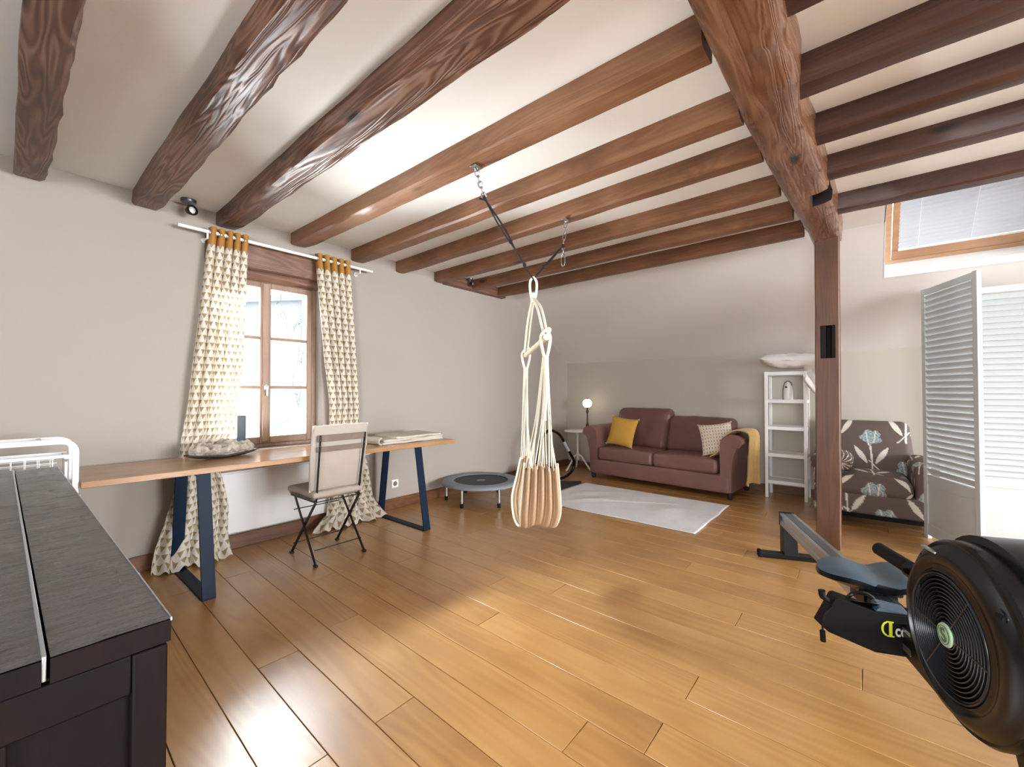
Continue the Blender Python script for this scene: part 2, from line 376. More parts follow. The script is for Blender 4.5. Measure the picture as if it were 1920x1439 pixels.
def mat_spots():
    m, nt, b = newmat('spotted_cushion'); L = nt.links.new; uv = N(nt, 'ShaderNodeUVMap'); sp = N(nt, 'ShaderNodeSeparateXYZ'); L(uv.outputs[0], sp.inputs[0])
    fu = math_(nt, 'SUBTRACT', math_(nt, 'FRACT', math_(nt, 'MULTIPLY', sp.outputs[0], 11.0)), .5); fv = math_(nt, 'SUBTRACT', math_(nt, 'FRACT', math_(nt, 'MULTIPLY', sp.outputs[1], 9.0)), .5)
    d = math_(nt, 'ADD', math_(nt, 'MULTIPLY', math_(nt, 'POWER', math_(nt, 'ABSOLUTE', fu), 2.0), 3.0), math_(nt, 'POWER', math_(nt, 'ABSOLUTE', fv), 2.0))
    s = math_(nt, 'LESS_THAN', d, .075)
    nz = N(nt, 'ShaderNodeTexNoise', i_Scale=3.0); L(uv.outputs[0], nz.inputs['Vector'])
    cr = N(nt, 'ShaderNodeValToRGB'); cr.color_ramp.elements[0].position = .45; cr.color_ramp.elements[0].color = srgb(128,126,124); cr.color_ramp.elements[1].position = .55; cr.color_ramp.elements[1].color = srgb(198,160,86); L(nz.outputs['Fac'], cr.inputs[0])
    mx = N(nt, 'ShaderNodeMix'); mx.data_type = 'RGBA'; L(s, mx.inputs[0]); mx.inputs[6].default_value = srgb(226,214,196); L(cr.outputs[0], mx.inputs[7]); L(mx.outputs[2], b.inputs['Base Color']); b.inputs['Roughness'].default_value = .85
    return m
M['spots'] = mat_spots()
def mat_emit(name, c, s):
    m, nt, b = newmat(name); b.inputs['Base Color'].default_value = c; b.inputs['Emission Color'].default_value = c; b.inputs['Emission Strength'].default_value = s; return m
M['globe'] = mat_emit('lit_globe_glass', srgb(255,236,196), 2.2)
M['mortarwood'] = M['hole']

# ================================================================== STRUCTURE
WY = 3.77; WX = 5.935; H = 2.56; KN = 1.655; SL = .6315
XS = WX - (H-KN)/SL           # where the slope meets the flat ceiling (4.50)
WR = -6.5; WL = -2.3
# floor
floor = struct('floor', MB().box((WL-.1, WR-.1, -.12), (WX+.1, WY+.1, -.012)), M['subfloor'], 'wide golden oak plank floor with a satin shine', origin=False)
TILT = .028; PW = .1755
rows = {}
known = {1: 2.063, 2: 1.40, 4: .806, 6: 1.567, 7: .567, 9: 1.472}
base_plank = None; cnt = 0
x0 = .68 - PW*6
kk = -6
while x0 + PW*0 < WX + .15:
    joints = []
    rnd = random.Random(kk*13+5)
    if (kk+1) in known: y = known[kk+1]
    else: y = rnd.uniform(-1.6, 1.6)
    js = [y]
    while js[-1] < WY: js.append(js[-1] + rnd.uniform(1.7, 2.3))
    while js[0] > -2.6: js.insert(0, js[0] - rnd.uniform(1.7, 2.3))
    for a, b in zip(js[:-1], js[1:]):
        a = max(a, -2.6); b = min(b, WY)
        if b - a < .05: continue
        g = .0012
        xa0, xa1 = x0 + TILT*a + g, x0 + PW + TILT*a - g; xb0, xb1 = x0 + TILT*b + g, x0 + PW + TILT*b - g
        if min(xa0, xb0) > WX or max(xa1, xb1) < -1.0: continue
        c = lambda q: min(q, WX)
        dz = rnd.uniform(-.0006, 0)
        mb = MB().hexa([(c(xa0), a+g, -.013), (c(xa1), a+g, -.013), (c(xb1), b-g, -.013), (c(xb0), b-g, -.013),
                        (c(xa0), a+g, dz), (c(xa1), a+g, dz), (c(xb1), b-g, dz), (c(xb0), b-g, dz)])
        o = mesh_obj('plank', mb, M['floor'], parent=floor, bevel=.0016, seg=1); cnt += 1
    x0 += PW; kk += 1

# window wall with opening
OX0, OX1, OZ0, OZ1 = .985, 1.846, .745, 2.21
def wall_poly(mb, y0, y1, rects):
    for (xa, xb, za, zb) in rects: mb.box((xa, y0, za), (xb, y1, zb))
mb = MB(); wall_poly(mb, WY, WY+.32, [(WL, OX0, 0, H+.1), (OX0, OX1, 0, OZ0), (OX0, OX1, OZ1, H+.1)])
mb.prism([(OX1, WY, 0), (WX+.3, WY, 0), (WX+.3, WY, KN+.12), (XS, WY, H+.12), (OX1, WY, H+.12)], (0, .32, 0))
struct('wall_left', mb, M['wall'], 'taupe painted window wall with a slanted top at the far end', origin=False)
mb = MB().box((WX, WR, 0), (WX+.2, WY, KN))
struct('wall_back', mb, M['knee'], 'low taupe knee wall behind the sofa and armchair', origin=False)
mb = MB()     # wall behind the camera, its unseen opening added to let light in
mb.box((WL-.2, WR, 0), (WL, WY, .80)); mb.box((WL-.2, WR, 2.15), (WL, WY, H+.1)); mb.box((WL-.2, .1, .80), (WL, WY, 2.15)); mb.box((WL-.2, WR, .80), (WL, -1.3, 2.15))
struct('wall_rear', mb, M['wall'], origin=False)
mb = MB(); mb.box((WL, WR-.2, 0), (WX, WR, .70)); mb.box((WL, WR-.2, 2.20), (WX, WR, 3.6)); mb.box((WL, WR-.2, .70), (1.3, WR, 2.20)); mb.box((4.7, WR-.2, .70), (WX, WR, 2.20))  # right wall, its unseen opening added to bring in light
struct('wall_right', mb, M['wall'], origin=False)
# ceiling: flat part with a shaft for the skylights beyond the last right-hand joist
YA, YB = -.115, -1.17         # visible skylight
YC, YD = -1.75, -2.75         # its neighbour, out of frame
XB = 5.042; XSH = 3.9
mb = MB()
mb.box((WL, YA, H), (XS, WY, H+.06)); mb.box((WL, WR, H), (XSH, YA, H+.06)); mb.box((XSH, YB, H), (XS, WR, H+.06))
struct('ceiling', mb, M['ceil'], 'off-white plaster ceiling between the exposed joists', origin=False)
def zs(x): return KN + SL*(WX-x)
mb = MB()
def slab(xa, xb, ya, yb, t=.06):
    mb.hexa([(xa, ya, zs(xa)), (xb, ya, zs(xb)), (xb, yb, zs(xb)), (xa, yb, zs(xa)), (xa, ya, zs(xa)+t), (xb, ya, zs(xb)+t), (xb, yb, zs(xb)+t), (xa, yb, zs(xa)+t)])
slab(XS, WX+.02, YA, WY); slab(XB, WX+.02, YB, YA); slab(XS, WX+.02, WR, YB)
o = struct('ceiling_slope', mb, M['wall_white'], 'pale sloping ceiling above the knee wall', origin=False)
# skylight shafts (white lining)
AL = math.atan(SL); SV = Vector((-math.cos(AL), 0, math.sin(AL))); NV = Vector((math.sin(AL), 0, math.cos(AL)))
def sky_local(O):
    return lambda s, t, d: O + SV*s + Vector((0,-1,0))*t + NV*d
def shaft(mb, ya, yb):
    P = sky_local(Vector((XB, ya, zs(XB)))); W = ya-yb; D = .17; top = 1.30
    th = .02
    def q(a, b, c, d): 
        mb.add([a, b, c, d], [(0,1,2,3)])
    q(P(0,0,0), P(0,W,0), P(0,W,D), P(0,0,D))                      # lower reveal
    for t in (0, W):
        a = P(0,t,0); b = P(0,t,D); c = P(top,t,D); xs = Vector((XS, a.y, H)); e = Vector((c.x, a.y, H))
        mb.add([a, b, c, e, xs], [(0,1,2,3,4)])
    c0 = P(top,0,D); c1 = P(top,W,D)
    q(c0, c1, Vector((c1.x, c1.y, H)), Vector((c0.x, c0.y, H)))
    if c0.x > XSH:
        q(Vector((XSH, ya, H+.03)), Vector((c0.x, ya, H+.03)), Vector((c0.x, yb, H+.03)), Vector((XSH, yb, H+.03)))
mb = MB(); shaft(mb, YA, YB)
struct('trim_1', mb, M['white'], 'bright white lining around the skylight', origin=False, solid=.01)
# wall above the ceiling line behind the shaft is outside; close the roof space with a lid
# baseboards
mb = MB().box((WL, WY-.016, 0), (WX, WY, .10)); mb.box((WL, WY-.020, .10), (WX, WY, .108))
struct('baseboard_left', mb, M['base'], 'brown wooden baseboard under the window wall', origin=False, bevel=.003)
mb = MB().box((WX-.016, WR, 0), (WX, WY-.016, .085)); mb.box((WX-.020, WR, .085), (WX, WY-.020, .093))
struct('baseboard_back', mb, M['baseY'], 'brown wooden baseboard under the knee wall', origin=False, bevel=.003)

# ------------------------------------------------------------------ window_1
FY = WY+.10
wf = MB()
wf.box((OX1-.045, FY, OZ0), (OX1, FY+.06, 2.16)); wf.box((OX0, FY, OZ0), (OX0+.04, FY+.06, 2.16)); wf.box((OX0+.04, FY, 2.12), (OX1-.045, FY+.06, 2.16)); wf.box((OX0+.04, FY, OZ0), (OX1-.045, FY+.06, .775))
win = struct('window_1', wf, M['winwood'], 'brown wooden casement window with six panes between the curtains', bevel=.006)
wl = Vector(win.location)
def wchild(name, mb, mat, parent=win, **k):
    mb = xf(mb, lambda x,y,z: (x-wl.x, y-wl.y, z-wl.z)); return mesh_obj(name, mb, mat, parent=parent, **k)
gz = [.833, 1.236, 1.250, 1.647, 1.661, 2.075]
for (a, b, g0, g1) in ((OX0+.04, 1.415, 1.075, 1.377), (1.417, OX1-.045, 1.457, 1.757)):
    mb = MB(); y0, y1 = FY-.012, FY+.03
    mb.box((a, y0, .777), (g0, y1, 2.118)); mb.box((g1, y0, .777), (b, y1, 2.118)); mb.box((g0, y0, .777), (g1, y1, .833)); mb.box((g0, y0, 2.075), (g1, y1, 2.118))
    s = wchild('sash', mb, M['winwood'], bevel=.005)
    sl_ = Vector(s.location)+wl
    for z0, z1 in ((1.231, 1.255), (1.642, 1.666)):
        mm = MB().box((g0, y0+.008, z0), (g1, y1-.004, z1)); mm = xf(mm, lambda x,y,z: (x-sl_.x, y-sl_.y, z-sl_.z)); mesh_obj('muntin', mm, M['winwood'], parent=s, bevel=.004)
    for z0, z1 in ((.833, 1.231), (1.255, 1.642), (1.666, 2.075)):
        mm = MB().box((g0, FY+.008, z0), (g1, FY+.012, z1)); mm = xf(mm, lambda x,y,z: (x-sl_.x, y-sl_.y, z-sl_.z)); mesh_obj('pane', mm, M['glass'], parent=s)
mb = MB().box((1.392, FY-.026, .79), (1.440, FY-.012, 2.11)); wchild('meeting_strip', mb, M['winwood'], bevel=.005)
mb = MB().tube([(1.416, FY-.03, 1.215), (1.416, FY-.03, 1.265)], .010, 10); mb.bar((1.416, FY-.045, 1.238), (1.416, FY-.045, 1.175), .014, .012); mb.box((1.40, FY-.035, 1.225), (1.432, FY-.026, 1.255))
o = wchild('window_handle', mb, M['steel'], smooth=40); tag(o, 'steel turning handle')
mb = MB().box((OX0, WY-.01, OZ0-.03), (OX1, FY+.0, OZ0)); wchild('window_sill', mb, M['white'], bevel=.004)
# lintel: adzed timber over the window
def noisy_bar(x0, x1, poly, amp, n=24, seed=0):
    rings = []
    for i in range(n+1):
        x = x0 + (x1-x0)*i/n
        rings.append([(x, y+amp*noise.noise((x*5, j*3.1, seed)), z+amp*noise.noise((x*5, j*3.1+50, seed))) for j, (y, z) in enumerate(poly)])
    return MB().loft(rings)
mb = noisy_bar(.96, 1.90, [(WY-.026, 2.292), (WY-.024, 2.376), (WY+.1, 2.376), (WY+.1, 2.190), (WY-.006, 2.200)], .005)
struct('trim_2', mb, M['lintel'], 'rough brown timber lintel over the window', smooth=30)
mb = noisy_bar(OX0, OX1, [(WY+.05, 2.15), (WY+.045, 2.18), (WY+.06, 2.206), (WY+.11, 2.21), (WY+.13, 2.14), (WY+.09, 2.125)], .002)
struct('trim_3', mb, M['lintel'], 'rounded brown batten under the window lintel', smooth=50)

# ------------------------------------------------------------------ window_2: skylight
OS = Vector((XB, YA, zs(XB))); P = sky_local(OS); W2 = YA-YB
def sbox(mb, s0, s1, t0, t1, d0, d1):
    return mb.hexa([P(s0,t0,d0), P(s0,t1,d0), P(s0,t1,d1), P(s0,t0,d1), P(s1,t0,d0), P(s1,t1,d0), P(s1,t1,d1), P(s1,t0,d1)])
D0 = .155
mb = MB(); sbox(mb, .005, .045, .005, W2-.005, D0, D0+.05); sbox(mb, .045, 1.25, .005, .05, D0, D0+.05); sbox(mb, .045, 1.25, W2-.05, W2-.005, D0, D0+.05); sbox(mb, 1.25, 1.29, .005, W2-.005, D0, D0+.05)
sk = struct('window_2', mb, M['skywood'], 'pine framed skylight with a white blind in the sloping ceiling', bevel=.004); skl = Vector(sk.location)
def schild(name, mb, mat, **k):
    mb = xf(mb, lambda x,y,z: (x-skl.x, y-skl.y, z-skl.z)); return mesh_obj(name, mb, mat, parent=sk, **k)
mb = MB(); sbox(mb, .052, .15, .055, W2-.055, D0+.004, D0+.06); sbox(mb, .15, 1.20, .055, .10, D0+.004, D0+.06); sbox(mb, .15, 1.20, W2-.10, W2-.055, D0+.004, D0+.06); sbox(mb, 1.20, 1.245, .055, W2-.055, D0+.004, D0+.06)
schild('sash', mb, M['skywood'], bevel=.006)
mb = MB(); sbox(mb, .14, 1.21, .09, W2-.09, D0+.045, D0+.05); schild('pane', mb, M['glass'])
vb = empty('venetian_blind', P(.16, W2/2, D0), 'white venetian blind in the skylight', 'blind'); vl = Vector(vb.location)
def bchild(name, mb, mat, **k):
    mb = xf(mb, lambda x,y,z: (x-vl.x, y-vl.y, z-vl.z)); return mesh_obj(name, mb, mat, parent=vb, **k)
mb = MB(); sbox(mb, .152, .172, .095, W2-.095, D0-.004, D0+.02); bchild('bottom_rail', mb, M['white'], bevel=.002)
n = 25
for i in range(n):
    s = .194 + i*.0412
    cv = [(-.0195, .000), (-.008, .0075), (.005, .0105), (.0185, .0095)]
    ring = lambda t: [P(s+a, t, D0+b) for a, b in cv] + [P(s+a, t, D0+b+.0012) for a, b in reversed(cv)]
    bchild('slat', MB().loft([ring(.095), ring(W2-.095)]), M['blind'], smooth=40)
for t in (.22, W2*.5, W2-.22):
    mb = MB().tube([P(.17, t, D0-.006), P(1.18, t, D0-.006)], .0018, 5); bchild('cord', mb, M['white'])

# ================================================================== BEAMS
def joist(y0, y1, xa0, xa1, xb0, xb1, z0=2.445, z1=H+.02, amp=.004, seed=0, waney=0, n=40, endtaper=0):
    """from wall end y0 (x xa0..xa1) to near end y1 (x xb0..xb1)"""
    rings = []
    for i in range(n+1):
        t = i/n; y = y0 + (y1-y0)*t; l = xa0+(xb0-xa0)*t; r = xa1+(xb1-xa1)*t
        nn = lambda k, f=3.0, a=amp: a*noise.noise((y*f, k*7.3, seed*3.7))
        c = .012 + .008*noise.noise((y*2.2, 9, seed))
        w = waney*(.5+.5*noise.noise((y*3.5, 20, seed))) + waney*.25*noise.noise((y*11, 33, seed))
        zz = z0 + (endtaper*max(0, 1-abs(y-y0)/.25)**2 if endtaper else 0)
        rings.append([(l+nn(1), y, z1), (l+nn(2), y, zz+c+nn(3)), (l+c+nn(4), y, zz+nn(5)), ((l+r)/2, y, zz-.003+nn(6, 6)),
                      (r-c-w+nn(7, 6), y, zz+nn(8)), (r+nn(9, 7, amp+waney*.3), y, zz+c+w*.5+nn(10)), (r+nn(11), y, z1)])
    return MB().loft(rings)
TY = .44
LJ = [  # label, wall-end x0,x1, near-end x0,x1, material, waney, near y
    ('dark rough ceiling joist at the left edge of the room', .035, .160, .03, .165, 'beamYd', .012, TY),
    ('dark ceiling joist with bold zebra grain left of the window', .55, .695, .55, .695, 'beamYd', .016, TY),
    ('ceiling joist ending just above the left curtain', 1.03, 1.173, .97, 1.15, 'beamYd', .010, TY),
    ('ceiling joist ending above the window, the chain of the hanging chair bolted to it', 1.575, 1.709, 1.57, 1.709, 'beamY', .008, TY),
    ('ceiling joist ending just right of the right curtain', 2.13, 2.262, 2.08, 2.204, 'beamY', .004, .43),
    ('ceiling joist with a short chain and loose carabiner', 2.63, 2.737, 2.52, 2.625, 'beamY', .004, .42),
    ('third ceiling joist from the sloping ceiling, meeting the corner of the wall plate', 3.143, 3.262, 3.06, 3.167, 'beamY', .004, .413),
    ('second last ceiling joist before the sloping ceiling', 3.67, 3.77, 3.56, 3.661, 'beamY', .003, .40),
    ('last ceiling joist, along the foot of the sloping ceiling', 4.135, 4.253, 4.02, 4.128, 'beamY', .003, .38)]
for i, (lab, a0, a1, b0, b1, mt, wn_, yn) in enumerate(LJ):
    ye = WY if i < 7 else 3.69
    mb = joist(ye, yn, a0, a1, b0, b1, amp=.008 if i < 3 else .004, seed=i+1, waney=wn_, endtaper=.02 if i < 4 else .008)
    tag(mesh_obj('ceiling_joist', mb, M[mt], smooth=35), lab, 'beam', 'joists left of the tie beam')
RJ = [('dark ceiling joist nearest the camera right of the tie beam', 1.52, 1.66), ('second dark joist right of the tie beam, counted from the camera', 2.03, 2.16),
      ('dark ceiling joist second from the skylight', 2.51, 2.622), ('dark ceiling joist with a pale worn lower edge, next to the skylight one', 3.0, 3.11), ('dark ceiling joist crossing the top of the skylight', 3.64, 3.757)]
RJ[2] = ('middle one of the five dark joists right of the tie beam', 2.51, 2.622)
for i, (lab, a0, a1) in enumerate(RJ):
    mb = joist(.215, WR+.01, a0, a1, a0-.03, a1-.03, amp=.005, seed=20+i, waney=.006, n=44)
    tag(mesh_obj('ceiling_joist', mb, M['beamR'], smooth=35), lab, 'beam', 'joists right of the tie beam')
mb = noisy_bar(3.262, 4.30, [(WY-.075, 2.448), (WY-.075, H), (WY-.001, H), (WY-.001, 2.442)], .003, seed=4)
tag(mesh_obj('wall_plate', mb, M['lintel'], smooth=30), 'short timber plate along the window wall under the last joists', 'beam')

# crooked tie beam
def interp(tab, x):
    for (x0, v0), (x1, v1) in zip(tab[:-1], tab[1:]):
        if x <= x1: 
            t = max(0, (x-x0)/(x1-x0)); return v0 + (v1-v0)*t
    return tab[-1][1]
yl = [(-2.3,.42),(1.3,.405),(2.1,.404),(2.83,.383),(3.86,.335),(4.3,.325)]
yr = [(-2.3,.365),(1.34,.352),(1.74,.340),(2.12,.322),(2.72,.315),(3.88,.288),(4.3,.27)]
yq = [(-2.3,.185),(1.5,.188),(1.62,.198),(1.72,.205),(1.80,.192),(1.95,.190),(2.05,.205),(2.25,.215),(2.5,.190),(2.9,.176),(3.4,.160),(3.8,.151),(4.3,.150)]
rings = []
n = 150
for i in range(n+1):
    x = WL + (4.27-WL)*i/n
    L, R_, Q = interp(yl, x), interp(yr, x), interp(yq, x)
    L += .004*noise.noise((x*5,1,0)); R_ += .005*noise.noise((x*5,2,0)); Q += .006*noise.noise((x*7,3,0))
    zb = 2.382 + .004*noise.noise((x*3,4,0))
    kn = .020*math.exp(-((x-1.62)/.045)**2) + .014*math.exp(-((x-1.90)/.05)**2)   # burrs
    lump = lambda k, a=.007: a*noise.noise((x*8, k, 5)) + a*.6*noise.noise((x*20, k*2, 6))
    mid1 = (R_*.66+Q*.34, 2.388-kn*.4+lump(1)); mid2 = (R_*.33+Q*.67, 2.396-kn+lump(2, .010))
    rings.append([(x, L, H+.02), (x, L+.002, 2.43), (x, L, zb+.012), (x, L-.010, zb+.002), (x, (L+R_)/2, zb+lump(3,.002)), (x, R_+.004, zb), (x, R_-.006, zb+.006), (x, mid1[0], mid1[1]), (x, mid2[0], mid2[1]),
                  (x, Q+.004-kn*.3, 2.408+lump(4)), (x, Q-.002-kn*.4, 2.43+lump(5,.008)), (x, Q-.004, 2.47+lump(6,.005)), (x, Q-.006, 2.515), (x, Q-.010, H+.02)])
tb = mesh_obj('tie_beam', MB().loft(rings), M['beamX'], smooth=60)
tag(tb, 'thick crooked dark tie beam with a waney glossy side, resting on the post', 'beam')
def cut(target, lo, hi):
    """cut a mortise pocket; the cutter is removed afterwards"""
    c = mesh_obj('cutter', MB().box(lo, hi), M['hole'])
    m = target.modifiers.new('cut', 'BOOLEAN'); m.object = c; m.operation = 'DIFFERENCE'; m.solver = 'EXACT'; m.material_mode = 'TRANSFER'
    bpy.context.view_layer.update()
    me = bpy.data.meshes.new_from_object(target.evaluated_get(bpy.context.evaluated_depsgraph_get()))
    if len(me.polygons) > 10:
        old = target.data; target.modifiers.clear(); target.data = me
    else: target.modifiers.clear()
    bpy.data.objects.remove(c)
cut(tb, (3.11, .13, 2.30), (3.31, .262, 2.47))
# post
PX = 4.10
rings = []
for i in range(41):
    z = 2.43*i/40; a = .003*noise.noise((z*3, 1, 0)); b = .003*noise.noise((z*3, 2, 0))
    y0, y1 = .170-.008*i/40+a, .324-.008*i/40+b
    rings.append([(PX, y0+.006, z), (PX, y1-.006, z), (PX+.006, y1, z), (PX+.165, y1, z), (PX+.17, y1-.006, z), (PX+.17, y0+.006, z), (PX+.165, y0, z), (PX+.006, y0, z)])
post = mesh_obj('wooden_post', MB().loft(rings), M['post'], smooth=35)
tag(post, 'square brown wooden post with a dark mortise hole carrying the tie beam', 'post')
cut(post, (PX-.02, .213, 1.467), (PX+.16, .250, 1.722)); cut(post, (PX-.02, .19, 1.467), (PX+.02, .285, 1.722))

# ================================================================== OUTSIDE
RT = Vector((math.sin(YAW), -math.cos(YAW), 0)); FW = Vector((math.cos(YAW), math.sin(YAW), 0))
def outp(px, dep, z):   # a place outside, seen through the window: sideways offset and distance
    q = FW*dep + RT*((px-960)/FPX*dep); return Vector((q.x, q.y, z))
a = outp(180, 8, 0); b = outp(640, 8.0, 0); back = FW*.3
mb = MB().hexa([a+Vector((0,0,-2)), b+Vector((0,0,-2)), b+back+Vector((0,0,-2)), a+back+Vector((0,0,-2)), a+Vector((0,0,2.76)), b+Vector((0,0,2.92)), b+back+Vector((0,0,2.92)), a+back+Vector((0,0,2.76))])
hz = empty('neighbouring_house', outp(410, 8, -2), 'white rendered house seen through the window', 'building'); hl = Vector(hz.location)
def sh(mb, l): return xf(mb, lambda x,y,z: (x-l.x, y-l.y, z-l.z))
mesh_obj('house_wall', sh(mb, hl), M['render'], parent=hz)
up = Vector((0,0,1))
mb = MB().hexa([a+up*2.76-back*.3, b+up*2.92-back*.3, b+back+up*2.92, a+back+up*2.76, a+up*2.86-back*.3, b+up*3.04-back*.3, b+back+up*3.04, a+back+up*2.86])
mesh_obj('gutter', sh(mb, hl), M['zinc'], parent=hz)
mb = MB().tube([outp(570, 7.9, -2), outp(570, 7.9, 3.0)], .05, 10); mesh_obj('downpipe', sh(mb, hl), M['zinc'], parent=hz, smooth=60)
# small tiled annex roof
an = empty('annex_roof', outp(530, 6.2, -1), 'small clay tiled roof low outside the window', 'roof'); al_ = Vector(an.location)
r0 = outp(440, 6.2, .28); r1 = outp(580, 6.2, .98); r2 = outp(580, 5.2, -.1); r3 = outp(440, 5.2, -.1)
nr = 7
for i in range(nr):
    t0, t1 = i/nr, (i+1)/nr
    f = lambda A, B, t: A + (B-A)*t
    q = [f(r0,r3,t0), f(r1,r2,t0), f(r1,r2,t1+.02), f(r0,r3,t1+.02)]
    mb = MB().hexa([p-up*.03 for p in q] + [p + up*.0 for p in q]); mb.v = mb.v
    mesh_obj('tile_course', sh(xf(mb, lambda x,y,z,i=i: (x,y,z+.0)), al_), M['tile'], parent=an)
mb = MB().hexa([r0+RT*-.1, r1, r1+back*.4, r0+back*.4, r0+up*.07, r1+up*.07, r1+back*.4+up*.07, r0+back*.4+up*.07]); mesh_obj('ridge_flashing', sh(mb, al_), M['zinc'], parent=an)
# vines
vn = empty('climbing_vine', outp(545, 4.6+.6, .3), 'bare climbing vine twigs hanging outside the right window panes', 'plant'); vnl = Vector(vn.location)
rv = random.Random(3); dv = 5.0
def vz(y): return 1.22 + (732-y)/FPX*dv
tw = MB(); lf = MB()
for pts in ([(528,545),(525,560),(529,582),(536,600),(539,635)], [(562,590),(557,605),(550,618),(551,640),(552,680),(549,720)], [(566,600),(563,640),(566,700),(560,760),(563,790)], [(560,650),(556,690),(553,700)], [(555,742),(560,770),(559,790)]):
    tw.tube(bez([outp(x, dv+rv.uniform(-.1,.1), vz(y)) for x, y in pts], 5), .005, 5)
for (cx, cy, n_) in ((519,566,6),(523,588,6),(564,598,9),(561,610,8),(565,668,14),(562,680,10),(553,718,6),(556,738,8),(560,752,6),(547,616,5)):
    for _ in range(n_):
        c = outp(cx+rv.uniform(-4,4), dv, vz(cy+rv.uniform(-6,6))); d1 = Vector((rv.uniform(-1,1), rv.uniform(-1,1), rv.uniform(-1,1))).normalized()*.022; d2 = d1.orthogonal().normalized()*.006
        lf.add([c-d1, c-d2, c+d1, c+d2, c+d2.cross(d1).normalized()*.003], [(0,1,4),(1,2,4),(2,3,4),(3,0,4)])
mesh_obj('twig', sh(tw, vnl), M['vine'], parent=vn); tag(mesh_obj('leaves', sh(lf, vnl), M['vine'], parent=vn), kind='stuff')

# ================================================================== FURNITURE
def ch(root, name, mb, mat, **k):
    """child mesh given in the parent's local coordinates"""
    return mesh_obj(name, mb, mat, parent=root, **k)
def rb(c, s, r, res=.03, puff=0, puffz=None):
    v, f = rbox(c, s, r, res, puff, puffz); return MB().add(v, f)
def nz3(v, s, a, seed=0):
    return a*noise.noise((v[0]*s+seed, v[1]*s, v[2]*s))
def crumple(mb, s, a, axis=None, seed=0):
    out = []
    for p in mb.v:
        d = nz3(p, s, a, seed), nz3(p, s, a, seed+31), nz3(p, s, a, seed+67)
        out.append(tuple(p[i] + (d[i] if axis is None or i in axis else 0) for i in range(3)))
    mb.v = out; return mb

# ------------------------------------------------------------------ desk
dk = empty('desk', (1.53, 3.40, 0), 'long oak topped desk on dark steel trapezoid legs under the window', 'desk')
TB = [(-1.26, -.315), (1.27, -.355), (1.27, .265), (-1.26, .285)]
ch(dk, 'tabletop', MB().prism([(x, y, .715) for x, y in TB], (0,0,.035)), M['desk'], bevel=.003)
for x, yy in ((-.735, 0), (.865, 0)):
    fl = ch(dk, 'leg_frame', MB().bar((x,-.445,.004),(x,.27,.004),.07,.008, up=(0,0,1)), M['steel_blue'], bevel=.002)
    q = Vector(fl.location)
    for (y0, y1) in ((-.445, -.315), (.27, .17)):
        m = MB().prism([(x-.035, y0, .0), (x-.035, y0+(.012 if y0<0 else -.012), .0), (x-.035, y1+(.012 if y0<0 else -.012), .715), (x-.035, y1, .715)], (.07,0,0))
        m = xf(m, lambda a,b,c: (a-q.x, b-q.y, c-q.z)); mesh_obj('leg', m, M['steel_blue'], parent=fl, bevel=.002)
    m = MB().box((x-.035, -.315, .705), (x+.035, .17, .715)); m = xf(m, lambda a,b,c: (a-q.x, b-q.y, c-q.z)); mesh_obj('mounting_plate', m, M['steel_blue'], parent=fl)
# things on the desk
DZ = .75
def driftwood():
    def f(u, v):
        a = u*2*PI; t = v*2-1; r = math.sqrt(max(0, 1-t*t))**.7
        x = t*.20; w = .075*r*(1+.25*math.sin(3*a)+.2*noise.noise((u*6, v*9, 1))); hh = .058*r*(1+.7*noise.noise((math.cos(a)*2.5, v*9, 3)))*(1+.25*math.sin(v*14))
        y = w*math.cos(a); z = .052 + hh*math.sin(a) + .022*noise.noise((x*38, y*38, 5))*r
        return (x, y, max(z, .008+.022*abs(t)))
    return MB().grid(f, 40, 46)
M['bark'] = plain('weathered_bark', srgb(176,166,154), .8, bump=1.0, bscale=45, var=.5, vscale=28)
M['darkdish'] = plain('dark_wood_dish', srgb(58,48,48), .5, bump=.5, bscale=30, var=.3, vscale=20)
dr = empty('driftwood_dish', (1.00, 3.46, DZ), 'dark boat shaped dish holding a rugged piece of driftwood on the desk', 'decoration', rz=.06)
def dish(u, v):
    a = u*2*PI; r = v; return (.225*r*math.cos(a), .075*r*math.sin(a), .004 + .030*r**3*(.6+.6*abs(math.cos(a))) + .003*noise.noise((r*9, math.cos(a)*4, 2)))
ch(dr, 'dish', MB().grid(dish, 40, 8), M['darkdish'], smooth=60, solid=.007)
ch(dr, 'driftwood', driftwood(), M['bark'], smooth=50)
tw_ = empty('folded_towel', (2.42, 3.36, DZ), 'cream folded blanket at the right end of the desk', 'towel', rz=-.02)
def fold(z0, t, w, d, seed, x0=0):
    v, f = rbox((x0, 0, z0+t/2), (w, d, t), t*.48, .03); m = MB().add(v, f); return crumple(m, 9, .006, None, seed)
for i, (z0, t, w, d, x0) in enumerate([(0, .022, .66, .40, 0), (.020, .022, .64, .39, .01), (.040, .020, .50, .37, .07)]):
    ch(tw_, 'fold', fold(z0, t, w, d, i*9, x0), M['towel'], smooth=60)
def loopf(u, v):
    a = PI*.5 + u*PI; return (-.33+.030*math.cos(a), -.19+.38*v, .032+.028*math.sin(a)+.004*math.sin(v*9))
ch(tw_, 'rolled_edge', MB().grid(loopf, 12, 14), M['towel'], smooth=60, solid=.012)
cb = mesh_obj('cable', MB().tube(bez([(1.50, 3.10, .700), (1.62, 3.085, .690), (1.74, 3.08, .694), (1.86, 3.09, .702), (1.95, 3.10, .712)]), .004, 6), M['white'], smooth=60)
tag(cb, 'thin white cable hanging under the front edge of the desk', 'cable')
tag(mesh_obj('desk_speaker', MB().box((1.185, 3.765, DZ-.005), (1.245, 3.835, 1.02)), M['speaker'], bevel=.006), 'dark grey upright box on the window sill behind the driftwood', 'speaker')

